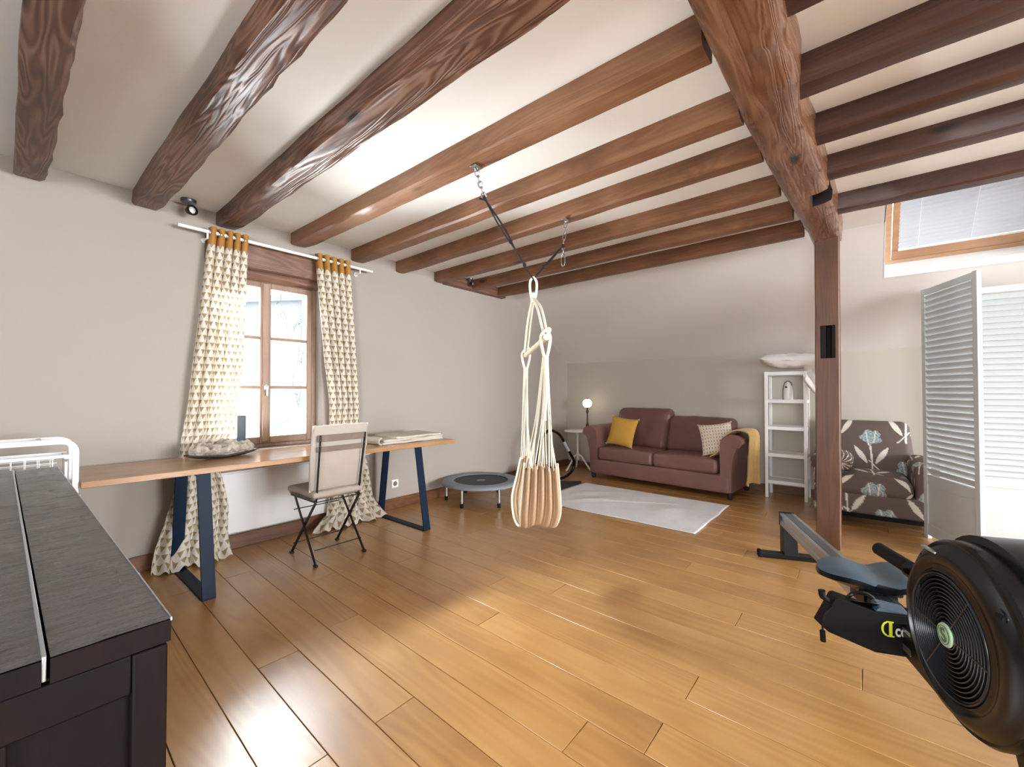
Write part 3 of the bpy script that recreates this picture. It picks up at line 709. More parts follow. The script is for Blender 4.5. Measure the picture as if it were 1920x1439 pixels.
# ------------------------------------------------------------------ curtains and rod
rd = empty('curtain_rod', (1.54, 3.68, 2.372), 'white metal curtain rod over the window', 'curtain rod')
ch(rd, 'rod', MB().tube([(-.76,0,.004), (.76,0,-.004)], .0135, 14), M['white_gloss'], smooth=60)
for x in (-.585, .63):
    b_ = ch(rd, 'bracket', MB().tube([(x, .088, -.045), (x, 0, -.045), (x, 0, -.012)], .007, 8), M['white_gloss'], smooth=60)
    q = Vector(b_.location); mesh_obj('wall_disc', xf(MB().lathe([(.0,0),(.02,0),(.02,.008),(0,.01)], (x, .080, -.045), 16, 'y'), lambda a,b,c: (a-q.x,b-q.y,c-q.z)), M['white_gloss'], parent=b_, smooth=40)
def curtain(name, label, left, right, npl, y0, seed, cw=1.35, ztop=2.415, amp0=.030):
    def pt(u, v):
        z = ztop*(1-v) + .012*v
        l, r = interp(left, z), interp(right, z)
        k = (1-z/ztop)
        ph = u*npl*2*PI + .6*noise.noise((u*3, z*1.1, seed))
        am = amp0*(1 - .15*k) * (1+.35*noise.noise((u*4, z*.9, seed+4)))
        x = l + (r-l)*u + .010*math.sin(ph*1.0+1.1)*(1-k*.3) + .02*k*noise.noise((u*5, z*2, seed+9))
        ss = lambda a, b: (lambda t: t*t*(3-2*t))(min(1, max(0, (z-a)/(b-a))))
        push = (1-ss(.80, 1.15)); low = 1-ss(.52, .70)
        am *= 1-.45*push*(1-low)
        y = y0 + .042*push*(1-low) - .030*low + am*math.sin(ph) + .012*k*noise.noise((u*7, z*3, seed+2))
        if z < .16:
            s = (.16-z)/.16; y -= s*s*(.10+.06*noise.noise((u*6, 1, seed))); x += s*s*.05*noise.noise((u*5, 3, seed))
            z = max(.006, z + s*.02*math.sin(ph*1.7))
        return (x, y, z)
    mb = MB().grid(pt, npl*16, 90, uvf=lambda u, v: (u*cw, ztop*(1-v)))
    o = mesh_obj(name, mb, M['curtain'], smooth=180)
    tag(o, label, 'curtain'); q = Vector(o.location)
    for i in range(npl*2):
        u = (i+.5)/(npl*2); z = 2.372
        v = 1 - (z-.012)/(ztop-.012); p = Vector(pt(u, v)); 
        ring = MB().tube([(p.x, y0+.0+.024*math.cos(a), z+.024*math.sin(a)) for a in [2*PI*k/14 for k in range(14)]], .004, 6, closed=True)
        mesh_obj('grommet', xf(ring, lambda a,b,c: (a-q.x,b-q.y,c-q.z)), M['steel'], parent=o, smooth=60)
    return o
curtain('curtain', 'left curtain with mustard header, pooling behind the left desk leg',
        [(0,.63),(.3,.72),(.7,.80),(1.2,.85),(2.4,.955)], [(0,1.10),(.35,1.10),(.72,1.02),(.9,1.14),(1.4,1.185),(2.4,1.215)], 5, 3.685, 1)
curtain('curtain', 'right curtain, triangle print with a mustard header, behind the folding chair',
        [(0,1.66),(.12,1.83),(.7,1.90),(1.1,1.88),(1.6,1.82),(2.4,1.735)], [(0,2.42),(.2,2.30),(.7,2.20),(1.2,2.15),(2.4,2.065)], 5, 3.685, 2)

# ------------------------------------------------------------------ radiator, socket, spots
ra = empty('radiator', (1.44, 3.72, .135), 'flat white panel radiator below the window', 'radiator')
ch(ra, 'panel', MB().box((-.52, -.022, 0), (.52, .03, .455)), M['white'], bevel=.006)
ch(ra, 'top_grille', MB().box((-.515, -.018, .455), (.515, .03, .465)), M['white_gloss'], bevel=.003)
for x in (-.3, .3): ch(ra, 'wall_bracket', MB().box((x-.02, .02, .03), (x+.02, .05, .42)), M['white'])
so = empty('wall_socket', (2.626, WY, .213), 'white wall socket beside the right desk leg', 'socket')
ch(so, 'plate', MB().box((-.042, -.010, 0), (.042, 0, .084)), M['white_gloss'], bevel=.004)
ch(so, 'recess', MB().lathe([(.0, -.0105), (.020, -.0105), (.022, -.013), (.024, -.010), (0, -.009)], (0, 0, .042), 20, 'y'), M['grey'], smooth=40)
def spot(loc, label, s=1, rot=0):
    t = empty('ceiling_spotlight', loc, label, 'spotlight', rz=rot)
    ch(t, 'canopy', MB().lathe([(0,-.022*s),(.038*s,-.020*s),(.042*s,-.012*s),(.042*s,0),(0,0)], (0,0,0), 22), M['aludark'], smooth=40)
    ch(t, 'arm', MB().tube([(0,0,-.02*s),(0,0,-.045*s),(0,-.012*s,-.055*s)], .006*s, 8), M['steel'], smooth=60)
    h = ch(t, 'lamp_head', MB().lathe([(0,.02*s),(.022*s,.018*s),(.032*s,-.015*s),(.032*s,-.022*s),(.024*s,-.022*s),(.022*s,-.012*s),(0,-.012*s)], (0,-.02*s,-.072*s), 22, 'y'), M['black'], smooth=40)
    q = Vector(h.location); mesh_obj('bulb', xf(MB().lathe([(0,0),(.021*s,0),(.018*s,-.006*s),(0,-.010*s)], (0,-.034*s,-.072*s), 16, 'y'), lambda a,b,c:(a-q.x,b-q.y,c-q.z)), M['white_gloss'], parent=h, smooth=60)
    return t
spot((.835, 3.66, H), 'small round ceiling spotlight near the wall, left of the left curtain', 1.1, .35)
spot((3.60, 3.66, H), 'small pale ceiling spotlight between the joists near the far corner', .9, .5)

# ------------------------------------------------------------------ folding chair
fc = empty('folding_chair', (1.595, 3.14, 0), 'black metal folding bistro chair with grey slats and cream cushions at the desk', 'chair')
hx = .178
for sx in (-1, 1):
    x = sx*hx
    # rear upright continuing to the front foot
    ch(fc, 'leg', MB().bar((x*.93, -.155, .43), (x*1.0, .19, .012), .007, .020, up=(0,1,0)), M['black'])
    ch(fc, 'leg', MB().bar((x*.98, .15, .43), (x*1.04, -.195, .012), .007, .020, up=(0,1,0)), M['black'])
    ch(fc, 'foot', MB().box((x*1.04-.012, -.215, 0), (x*1.04+.012, -.18, .013)), M['black'], bevel=.003)
    ch(fc, 'foot', MB().box((x-.012, .175, 0), (x+.012, .21, .013)), M['black'], bevel=.003)
    st = MB().bar((x*.90, -.150, .43), (x*.96, -.230, .905), .006, .020, up=(0,1,0))
    up_ = ch(fc, 'back_upright', st, M['black']); q = Vector(up_.location)
    for z in (.80, .83, .875, .89):
        y = -.150 - .08*(z-.43)/.475
        mesh_obj('rivet', xf(MB().lathe([(0,-.004),(.004,-.003),(.005,0),(0,0)], (x*(.90+.06*(z-.43)/.475), y-.006, z), 8, 'y'), lambda a,b,c:(a-q.x,b-q.y,c-q.z)), M['steel'], parent=up_, smooth=50)
    ch(fc, 'seat_rail', MB().bar((x*.95, -.16, .435), (x*.98, .22, .435), .006, .018), M['black'])
for (y, z) in ((-.165, .10), (.165, .08), (.16, .33), (-.155, .43)): ch(fc, 'stretcher', MB().tube([(-hx*1.0, y, z), (hx*1.0, y, z)], .004, 6), M['black'], smooth=60)
for z0, z1 in ((.858, .905), (.785, .822)):
    y0 = -.150 - .08*(z0-.43)/.475; y1 = -.150 - .08*(z1-.43)/.475
    ch(fc, 'back_slat', MB().hexa([(-.183,y0+.004,z0),(.183,y0+.004,z0),(.183,y0+.018,z0),(-.183,y0+.018,z0),(-.183,y1+.004,z1),(.183,y1+.004,z1),(.183,y1+.018,z1),(-.183,y1+.018,z1)]), M['grey'], bevel=.002)
for i in range(7):
    y = -.15+.056*i; ch(fc, 'seat_slat', MB().box((-.185, y, .445), (.185, y+.038, .457)), M['grey'], bevel=.003)
sc = empty('seat_cushion', (1.595, 3.165, .457), 'flat cream seat cushion on the folding chair', 'cushion')
ch(sc, 'cushion_body', crumple(rb((0,.012,.022), (.385,.425,.044), .02, .02, .010, 'z'), 12, .006), M['cushion'], smooth=60)
ch(sc, 'tuft', MB().lathe([(0,.0),(.010,.001),(.011,.004),(0,.007)], (.02,0,.050), 12), M['cushion'], smooth=60)
bc = empty('back_cushion', (1.60, 3.012, .50), 'cream back cushion hung on the folding chair', 'cushion')
def backc(p):
    x, y, z = p; t = (z)/.47; return (x*(1+.06*t), y - .075*t + .012 + .006*noise.noise((x*14, z*14, 2)), z + .006*noise.noise((x*30, 1, 4)))
m = rb((0, .0, .235), (.395, .040, .47), .019, .02, .012, 'y'); m.v = [backc(p) for p in m.v]
ch(bc, 'cushion_body', m, M['cushion'], smooth=60)
m = rb((0, .0, .235), (.405, .006, .475), .0028, .02); m.v = [backc(p) for p in m.v]; ch(bc, 'piped_seam', m, M['rope'], smooth=60)
ch(bc, 'tie_ribbon', MB().tube(bez([(.17,-.005,.05),(.185,-.02,.03),(.18,-.02,-.005),(.175,-.02,-.03)],6), .008, 6), M['cushion'], smooth=60)

# ------------------------------------------------------------------ sideboard bottom left
sb = empty('sideboard', (0, 1.88, 0), 'dark rustic wooden sideboard with a metal strip along its top, in the near left corner', 'cabinet')
TZ = .86; XR, XL = .178, -.38; Y0, Y1 = -1.03, 1.06
def topgrid(xa, xb, z):
    def f(u, v):
        x = xa+(xb-xa)*u; y = Y0+(Y1-Y0)*v; return (x, y, z + .0012*noise.noise((x*12, y*60, 3)) + .0008*noise.noise((x*60, y*90, 5)))
    return f
m = MB().grid(topgrid(.048, XR, TZ), 12, 260); o = ch(sb, 'top_board', MB().box((.048, Y0+.001, TZ-.036), (XR, Y1, TZ-.0025)), M['cabside']); q = Vector(o.location); mesh_obj('sawn_surface', xf(m, lambda a,b,c:(a-q.x,b-q.y,c-q.z)), M['rustic'], parent=o, smooth=60)
m = MB().grid(topgrid(XL, .040, TZ), 16, 200); o = ch(sb, 'top_board', MB().box((XL, Y0+.001, TZ-.036), (.040, Y1, TZ-.0025)), M['cabside']); q = Vector(o.location); mesh_obj('sawn_surface', xf(m, lambda a,b,c:(a-q.x,b-q.y,c-q.z)), M['rustic'], parent=o, smooth=60)
ch(sb, 'metal_strip', MB().box((.040, Y0-.002, TZ-.03), (.0445, Y1, TZ+.004)), M['alu'], bevel=.001)
ch(sb, 'edge_strip', MB().box((XR-.0008, Y0, TZ-.004), (XR+.0012, Y1, TZ+.0012)), M['alu'])
ch(sb, 'carcass', MB().box((XL+.01, Y0+.02, .06), (XR-.010, Y1-.01, TZ-.036)), M['cabside'], bevel=.003)
ch(sb, 'end_frame', MB().box((XR-.045, Y0+.004, .0), (XR-.003, Y0+.05, TZ-.040)).box((XL+.01, Y0+.004, 0), (XL+.05, Y0+.05, TZ-.04)).box((-.02, Y0+.010, .12), (.012, Y0+.03, TZ-.10)).box((XL+.05, Y0+.008, TZ-.10), (XR-.045, Y0+.04, TZ-.04)), M['cabside'], bevel=.003)
for y in (-.33, .37, Y1-.06): ch(sb, 'side_stile', MB().box((XR-.02, y, .0), (XR-.003, y+.05, TZ-.04)), M['cabside'], bevel=.003)

# ------------------------------------------------------------------ white wire basket unit on a black cart
bu = empty('wire_basket_rack', (-.012, 3.25, .655), 'white metal rack with wire baskets behind the sideboard', 'rack')
def arch(y, r=.055):
    pts = [(.265, y, 0.03), (.265, y, (.305)-r)] + [(.265-r+r*math.cos(a), y, (.305)-r+r*math.sin(a)) for a in [PI/2*k/6 for k in range(1,7)]] + [(-.45, y, .305)]
    m = MB(); Pn = [Vector(p) for p in pts]; rings = []
    for i, p in enumerate(Pn):
        d = (Pn[min(i+1,len(Pn)-1)]-Pn[max(i-1,0)]).normalized(); nrm = Vector((0,1,0)).cross(d).normalized()
        rings.append([p + nrm*.013 + Vector((0,.006,0)), p + nrm*.013 - Vector((0,.006,0)), p - nrm*.013 - Vector((0,.006,0)), p - nrm*.013 + Vector((0,.006,0))])
    return m.loft(rings)
for y in (-.13, .05): ch(bu, 'arch_frame', arch(y), M['white_gloss'], bevel=.003)
ch(bu, 'cross_bar', MB().box((.135, -.13, .302), (.150, .05, .316)), M['white_gloss'], bevel=.002)
ch(bu, 'base_plate', MB().box((.215, -.145, .022), (.285, .06, .030)), M['white_gloss'], bevel=.002)
ch(bu, 'side_rail', MB().box((.225, -.12, .215), (.245, .05, .235)).box((.228,-.10,.03),(.240,.03,.20)), M['white_gloss'], bevel=.002)
ba = ch(bu, 'wire_basket', MB().box((-.45, -.125, .222), (.245, -.113, .238)).box((-.45, .03, .222), (.245, .042, .238)), M['white_gloss'], bevel=.002); q = Vector(ba.location)
for (xx) in [(-.40+.045*i) for i in range(14)]:
    mesh_obj('wire', xf(MB().tube([(xx,-.119,.225),(xx,-.115,.10),(xx,.032,.10),(xx,.036,.225)], .0022, 5), lambda a,b,c:(a-q.x,b-q.y,c-q.z)), M['white_gloss'], parent=ba)
for zz in (.20,.175,.15,.125,.10):
    for yy in (-.118, .035): mesh_obj('wire', xf(MB().tube([(-.45,yy,zz),(.20,yy,zz)], .0018, 5), lambda a,b,c:(a-q.x,b-q.y,c-q.z)), M['white_gloss'], parent=ba)
ct = empty('black_cart', (0, 3.21, 0), 'low black cart under the white basket rack', 'cart')
ch(ct, 'top_shelf', MB().box((-.5,-.12,.64),(.272,.14,.676)), M['black'], bevel=.004)
for x in (-.48, .25):
    for y in (-.11, .12): ch(ct, 'leg', MB().box((x-.012,y-.012,0),(x+.012,y+.012,.64)), M['black'], bevel=.002)
ch(ct, 'lower_shelf', MB().box((-.5,-.12,.15),(.27,.14,.17)), M['black'], bevel=.004)

# ------------------------------------------------------------------ hanging chair (hammock)
hc = empty('hanging_chair', (2.178, 1.64, 0), 'beige canvas hanging chair on cream ropes, hung between two ceiling joists', 'hammock chair')
O = Vector((2.178, 1.64, 0))
def pxd(px, py, dep):   # place measured from the photograph's calibrated view, stored in the chair's own frame
    r = RT*((px-960)/FPX) + FW; z = 1.22 + dep*(-(py-719.5)/FPX + math.tan(PIT)); p = r*dep; return Vector((p.x, p.y, z)) - O
apex = Vector((0, 0, 1.93))
A = pxd(1023, 634, 2.28); B = pxd(986, 666, 3.12)
dAB = (B-A).normalized(); side = RT
bar_ = ch(hc, 'spreader_bar', MB().tube([A-dAB*.03, A, B, B+dAB*.03], .0165, 14), plain('pale_bar_wood', srgb(226,214,190), .5), smooth=50)
def rope(name, P, r, par=hc, mat='rope', n=7): return ch(par, name, MB().tube(bez(P, 6), r, n), M[mat], smooth=60)
eye = rope('rope_loop', [apex+Vector((0,0,.015))+side*.0, apex+side*.022-Vector((0,0,.02)), apex+side*.018-Vector((0,0,.10)), apex-Vector((0,0,.14)), apex-side*.016-Vector((0,0,.10)), apex-side*.020-Vector((0,0,.02)), apex+Vector((0,0,.015))], .008)
rope('whipping', [apex-Vector((0,0,.09)), apex-Vector((0,0,.15))], .017)
for k in (-1, 1):
    rope('suspension_rope', [apex-Vector((0,0,.12))+side*.006*k, (apex*.45+A*.55)+side*.012*k, A+Vector((0,0,.02))+side*.010*k], .0075)
    rope('suspension_rope', [apex-Vector((0,0,.12))+side*.004*k, (apex*.45+B*.55)+side*.010*k, B+Vector((0,0,.02))+side*.010*k], .0075)
for E_, s in ((A, .75), (B, .85)):
    pts = [E_+Vector((0,0,.045)), E_+side*.032*s+Vector((0,0,.01)), E_+side*.026*s-Vector((0,0,.05)), E_-Vector((0,0,.11)), E_-side*.026*s-Vector((0,0,.05)), E_-side*.032*s+Vector((0,0,.01)), E_+Vector((0,0,.045))]
    rope('end_loop', pts, .009)
    rope('knot', [E_+side*.012+Vector((0,0,.02)), E_+side*.022+Vector((0,0,.045)), E_+side*.010+Vector((0,0,.05))], .010)
# canvas sling: a U seen from its end, pleated at both string edges
LP = [(983, 1045, 868, 2.38), (978, 1050, 930, 2.40), (975, 1050, 962, 2.43), (975, 1040, 985, 2.50), (968, 1020, 980, 2.62), (962, 1010, 962, 2.80), (960, 1000, 930, 2.92), (968, 998, 895, 3.0), (976, 996, 858, 3.04)]
def sling(u, v):
    k = v*(len(LP)-1); i = min(int(k), len(LP)-2); t = k-i; t2 = t
    a = [LP[i][j]*(1-t2)+LP[i+1][j]*t2 for j in range(4)]
    px = a[0]+(a[1]-a[0])*u; e = max(0, 1-v/.55)
    am = .022*(e**1.0) + .008
    nw = math.sin(u*5*2*PI + .5*math.sin(v*4))
    scal = .020*math.cos(u*12*PI) if v < .01 else 0
    dd = a[3] + am*nw; py = a[2] + (14*abs(math.sin(u*6*PI)) if v == 0 else 0) + 3*math.sin(u*9)
    return pxd(px, py, dd)
LPs = LP; 
# smooth the path once
def smooth_path(L, n=24):
    P = [Vector((a, b, c)) for a, b, c, d in L]; Dp = [d for *_, d in L]
    Q = bez(P, 4); R = [q.x for q in bez([Vector((d,0,0)) for d in Dp], 4)]
    return [(q.x, q.y, q.z, r) for q, r in zip(Q, R)]
LP = smooth_path(LP)
ch(hc, 'canvas_seat', MB().grid(sling, 60, 64), M['hamcloth'], smooth=180, solid=.004)
for u in (0, 1):
    ch(hc, 'edge_braid', MB().tube([sling(u, i/40) for i in range(41)], .007, 6), M['rope'], smooth=60)
rh = random.Random(5)
for (E_, v0, nn, up0) in ((A, 0, 14, .10), (B, 1, 10, .10)):
    S = E_ - Vector((0,0,up0))
    for i in range(nn):
        u = (i+.5)/nn; T = sling(u, v0); mid = (S+T)/2 + side*rh.uniform(-.012,.012) + FW*rh.uniform(-.02,.02) - Vector((0,0,.02))
        ch(hc, 'string', MB().tube(bez([S+side*(u-.5)*.03, mid, T+Vector((0,0,.0))], 6), .0038, 5), M['rope'], smooth=60)
for E_, vlast, ln in ((A, .25, .55), (B, .2, .6)):
    S = E_ - Vector((0,0,.10)); ch(hc, 'string_bundle', MB().tube(bez([S, S-Vector((0,0,.18))+side*.004, S-Vector((0,0,.34))-side*.006], 6), [.010]*6+[.008]*6+[.012], 8), M['rope'], smooth=60)
# straps and chains belong to the hanging chair
def chain(root, p0, p1, n, R=.016, r=.0035):
    p0 = Vector(p0); p1 = Vector(p1); d = (p1-p0)/n; dn = d.normalized(); a = dn.orthogonal().normalized(); b = dn.cross(a)
    for i in range(n):
        c = p0 + d*(i+.5); s = a if i % 2 else b; hl_ = d.length*.62
        pts = []
        for k in range(14):
            t = 2*PI*k/14; pts.append(c + dn*hl_*math.cos(t) + s*R*.55*math.sin(t))
        ch(root, 'chain_link', MB().tube(pts, r, 6, closed=True), M['steel'], smooth=60)
def anchor(root, p):
    p = Vector(p)
    ch(root, 'ceiling_plate', MB().box((p.x-.03, p.y-.02, p.z-.006), (p.x+.03, p.y+.02, p.z)), M['steel'], bevel=.001)
    ch(root, 'ceiling_eye', MB().tube([p+Vector((.012*math.sin(t), 0, -.012-.012*math.cos(t))) for t in [2*PI*k/12 for k in range(12)]], .004, 6, closed=True), M['steel'], smooth=60)
H1 = Vector((1.648, 1.628, 2.437)) - O; H2 = Vector((2.575, 1.647, 2.437)) - O
K1 = Vector((1.716, 1.63, 2.287)) - O; K2 = Vector((2.535, 1.645, 2.24)) - O
anchor(hc, H1); anchor(hc, H2)
chain(hc, H1-Vector((0,0,.02)), K1, 5, .022, .004); chain(hc, H2-Vector((0,0,.02)), K2, 4, .018, .0035)
for k in (-1, 1):
    rope('strap', [K1, K1*.65+apex*.35+side*.012*k, K1*.4+apex*.6, apex], .0050, mat='blackrope')
    rope('strap', [K2, K2*.6+apex*.4+side*.006*k, apex], .0045, mat='blackrope')
for p in (K1, K1*.5+apex*.5, K1*.2+apex*.8, K2, K2*.35+apex*.65): ch(hc, 'strap_knot', rb(p, (.022,.022,.026), .01, .01), M['blackrope'], smooth=60)
ch(hc, 'strap_knot', MB().tube(bez([K1-side*.03, K1+Vector((0,0,-.006)), K1+side*.01]), .006, 6), M['blackrope'], smooth=60)
pts = []
q0 = K2 - Vector((0,0,.05))
cc = q0 - Vector((0,0,.05))
for k in range(16):
    t = 2*PI*k/16; pts.append(cc + side*.013*math.sin(t) + Vector((0,0,1))*.045*math.cos(t))
ch(hc, 'carabiner', MB().tube(pts, .004, 6, closed=True), M['steel'], smooth=60)
chain(hc, K2, q0, 2, .014, .003)

# ------------------------------------------------------------------ trampoline
tp = empty('mini_trampoline', (3.45, 3.325, 0), 'small round grey trampoline against the window wall', 'trampoline')
ch(tp, 'frame_ring', MB().tube([(.415*math.cos(t), .415*math.sin(t), .205) for t in [2*PI*k/48 for k in range(48)]], .014, 8, closed=True), M['aludark'], smooth=60)
def pad(u, v):
    a = u*2*PI; t = v; r = .300+(.437-.300)*t; z = .222 + .010*math.sin(PI*min(1,t*1.1)) - (.028*max(0,(t-.88)/.12)**1.5)
    return (r*math.cos(a)*(1+.003*math.sin(a*30)), r*math.sin(a)*(1+.003*math.sin(a*30)), z)
ch(tp, 'padded_cover', MB().grid(pad, 96, 14), M['greypad'], smooth=180, solid=.006)
ch(tp, 'jumping_mat', MB().lathe([(0,0),(.312,0),(.312,.003),(0,.003)], (0,0,.212), 64), M['mesh'], smooth=40)
ch(tp, 'centre_mark', MB().lathe([(.03,0),(.05,0),(.05,.0015),(.03,.0015)], (0,0,.2153), 32), M['aludark'])
for k in range(6):
    a = 2*PI*k/6 + .22; x, y = .385*math.cos(a), .385*math.sin(a)
    lg = ch(tp, 'leg', MB().tube([(x,y,.03),(x,y,.205)], .013, 10), M['alu'], smooth=60); q = Vector(lg.location)
    mesh_obj('rubber_foot', xf(MB().tube([(x,y,0),(x,y,.045)], .018, 10), lambda a_,b,c:(a_-q.x,b-q.y,c-q.z)), M['blackmatte'], parent=lg, smooth=60)

# ------------------------------------------------------------------ sofa
sf = empty('leather_sofa', (5.235, 2.09, 0), 'brown leather two seater sofa with scrolled arms against the knee wall', 'sofa', rz=math.radians(-4.2))
# local: x to the wall, y to the left end (window wall)
HW = .93
ch(sf, 'base', rb((.37, 0, .165), (.72, 2*HW-.06, .20), .02, .05), M['leather'], smooth=60)
def armprof(sgn):
    # outline in (y offset from inner face outwards, z)
    P = [(0,.075),(0,.60),(.012,.66),(.05,.70),(.11,.725),(.18,.715),(.232,.675),(.240,.635),(.215,.605),(.185,.60),(.150,.50),(.125,.36),(.120,.20),(.120,.075)]
    return [(sgn*(HW-.13+a), z) for a, z in P]
for sgn in (-1, 1):
    pr = armprof(sgn); rings = []
    for i, (x, s) in enumerate([(.002,.90),(.0,.97),(.012,1.0),(.2,1.0),(.45,1.0),(.66,1.0),(.715,1.0),(.73,.97)]):
        cy = sum(p[0] for p in pr)/len(pr); cz = .38
        rings.append([(x + .012*(1-(z-.07)/.65), cy+(y-cy)*s, cz+(z-cz)*(s if s<1 else 1) + .0) for y, z in pr])
    ch(sf, 'arm', MB().loft(rings), M['leather'], smooth=50, bevel=.008)
ch(sf, 'back_frame', rb((.645, 0, .42), (.17, 2*HW-.06, .66), .05, .06), M['leather2'], smooth=60)
for (y0, y1) in ((-.775, -.005), (.005, .79)):
    m = rb((.27, (y0+y1)/2, .35), (.55, y1-y0, .165), .045, .03, .020, 'z'); crumple(m, 7, .006, (0,2), y0*9)
    ch(sf, 'seat_cushion', m, M['leather'], smooth=60)
for (y0, y1, zt, sd) in ((-.80, .02, .875, 1), (.00, .80, .965, 2)):
    m = rb((.50, (y0+y1)/2, (.41+zt)/2), (.24, y1-y0, zt-.41), .085, .025, .055, 'x')
    m.v = [(x + .16*(z-.41)/.5 + .012*noise.noise((y*9, z*9, sd)) + .02*noise.noise((y*3, z*3, sd+5)), y + .008*noise.noise((x*8, z*8, sd)), z+.012*noise.noise((y*5, 2, sd))) for x, y, z in m.v]
    ch(sf, 'back_cushion', m, M['leather2'], smooth=60)
for x in (.05, .66):
    for y in (-HW+.035, HW-.045): ch(sf, 'leg', MB().lathe([(0,0),(.022,0),(.030,.03),(.034,.075),(0,.075)], (x, y, 0), 14), M['darkfoot'], smooth=40)

def pillow(name, loc, label, mat, w, h, t, tilt, yaw, roll=0, tassel=None, res=22):
    e = empty(name, loc, label, 'cushion', rz=yaw)
    def f(sg):
        def g(u, v):
            a, b = u*2-1, v*2-1
            k = (1-abs(a)**2.6)*(1-abs(b)**2.6); k = max(0, k)**.55
            sx = 1-.10*(1-abs(a)**2)*abs(b)**3*0 - .07*(1-b*b)*0
            X = w/2*a*(1-.07*(1-b*b)); Z = h/2*b*(1-.07*(1-a*a))
            Yk = sg*t/2*k + .006*noise.noise((a*2.5, b*2.5, sg))*k
            cr, sr = math.cos(roll), math.sin(roll); X, Z = X*cr-Z*sr, X*sr+Z*cr
            Zc = Z + h/2*math.cos(roll)+abs(w/2*math.sin(roll))*.9
            ct_, st_ = math.cos(tilt), math.sin(tilt)
            return (Zc*st_ - Yk*ct_*1.0, X, Zc*ct_ + Yk*st_)
        return g
    m = MB().grid(f(1), res, res, uvf=lambda u, v: (u, v)); m.grid(f(-1), res, res, uvf=lambda u, v: (u, v))
    ch(e, 'cushion_cover', m, mat, smooth=180)
    if tassel:
        for u, v in ((0,0),(1,0),(0,1),(1,1)):
            p = f(1)(u, v); ch(e, 'corner_tassel', rb(p, (.022,.022,.022), .010, .01), tassel, smooth=60)
    return e
pillow('mustard_pillow', (5.40, 2.60, .445), 'plain mustard cushion with corner tassels at the left end of the sofa', M['yellow'], .40, .40, .13, .32, math.radians(-4), .10, M['cushion'])
pillow('spotted_pillow', (5.38, 1.37, .445), 'cream cushion with a small dotted print beside the throw on the sofa', M['spots'], .36, .38, .12, .38, math.radians(12), -.16, M['cushion'])
# throw over the right arm, following the scrolled arm
tr = empty('throw_blanket', (5.175, 1.105, 0), 'mustard throw draped over the right arm of the sofa', 'throw', rz=math.radians(-4.2))
TP = [(.31,.435),(.22,.50),(.165,.60),(.13,.70),(.07,.745),(-.01,.757),(-.055,.738),(-.078,.69),(-.084,.60),(-.080,.50),(-.078,.38),(-.080,.25),(-.080,.16)]
tpb = bez([Vector((0,a,b)) for a, b in TP], 5)
def throw(u, v):
    k = u*(len(tpb)-1); i = min(int(k), len(tpb)-2); p = tpb[i].lerp(tpb[i+1], k-i)
    n_ = 1-abs(2*u-1); hang = max(0, (u-.6)/.4)
    x0, x1 = .05+.05*u-.07*hang, .42-.02*u+.08*math.sin(u*3)
    x = x0+(x1-x0)*v + .015*noise.noise((u*6, v*4, 1)); f = .012*math.sin(v*17+u*3)*(.4+hang*1.6) + .012*noise.noise((u*8, v*6, 5))
    z = p.z + .006 + (f*.6 if hang == 0 else 0) + hang*.03*math.sin(v*5); y = p.y - (f+.012)*(1 if u > .45 else -.2)
    return (x, y, z+.008)
ch(tr, 'blanket', MB().grid(throw, 70, 40), M['throw'], smooth=180, solid=.012)

# ------------------------------------------------------------------ rug, mat, vacuum
def rugf(u, v):
    x = 3.775 + (4.925-3.775)*v + .012*noise.noise((u*4, 1, v))-.03*u*v*0; y = 2.86 + (1.135-2.86)*u + .010*noise.noise((2, v*4, u))
    wr = .012*max(0, noise.noise((x*3+y*2, y*3.5, 2)))**1.0*4*max(0,min(1,4*min(u,1-u,v,1-v)))
    ridge = .010*math.exp(-(((x-4.4)+(y-2.0)*.55)/.03)**2)*max(0, 1-((y-2.0)/.5)**2)
    return (x, y, .006+wr*.5+ridge)
tag(mesh_obj('rug', MB().grid(rugf, 90, 60), M['rug'], smooth=180, solid=.005), 'pale grey white cotton rug in front of the sofa', 'rug')
m = MB().prism([(4.42,2.90,.0),(4.40,3.18,.0),(4.76,3.22,.0),(4.99,2.96,.0),(4.90,2.90,.0)], (0,0,.006)); crumple(m, 3, .004, (0,1))
tag(mesh_obj('floor_mat', m, M['mesh'], bevel=.002), 'thin dark mat on the floor beside the left corner of the rug', 'mat')
vc = empty('vacuum_cleaner', (4.50, 3.32, 0), 'black vacuum cleaner with a ribbed hose behind the hanging chair', 'vacuum cleaner')
ch(vc, 'body', rb((0,0,.13), (.34,.26,.19), .08, .04), M['blackplastic'], smooth=60)
for y in (-.12,.12): ch(vc, 'wheel', MB().lathe([(0,-.015),(.06,-.015),(.06,.015),(0,.015)], (-.08,y,.06), 20, 'y'), M['blackmatte'], smooth=40)
hp = [(4.45,3.30,.22),(4.45,3.26,.50),(4.56,3.22,.675),(4.70,3.2,.68),(4.86,3.2,.60),(4.99,3.2,.46),(5.10,3.2,.34),(5.20,3.2,.22),(5.20,3.22,.10),(5.08,3.22,.04),(4.90,3.2,.028),(4.70,3.22,.028)]
hp = bez([Vector(p)-Vector((4.50,3.32,0)) for p in hp], 14)
rr = [.0175+.0022*math.sin(i*PI) if False else .018+(.0018 if i%2 else -.0012) for i in range(len(hp))]
ch(vc, 'hose', MB().tube(hp, rr, 10), M['blackplastic'], smooth=50)
ch(vc, 'hose_joint', MB().tube(hp[14*5-6:14*5+10], .0215, 12), M['hosegrip'], smooth=50)

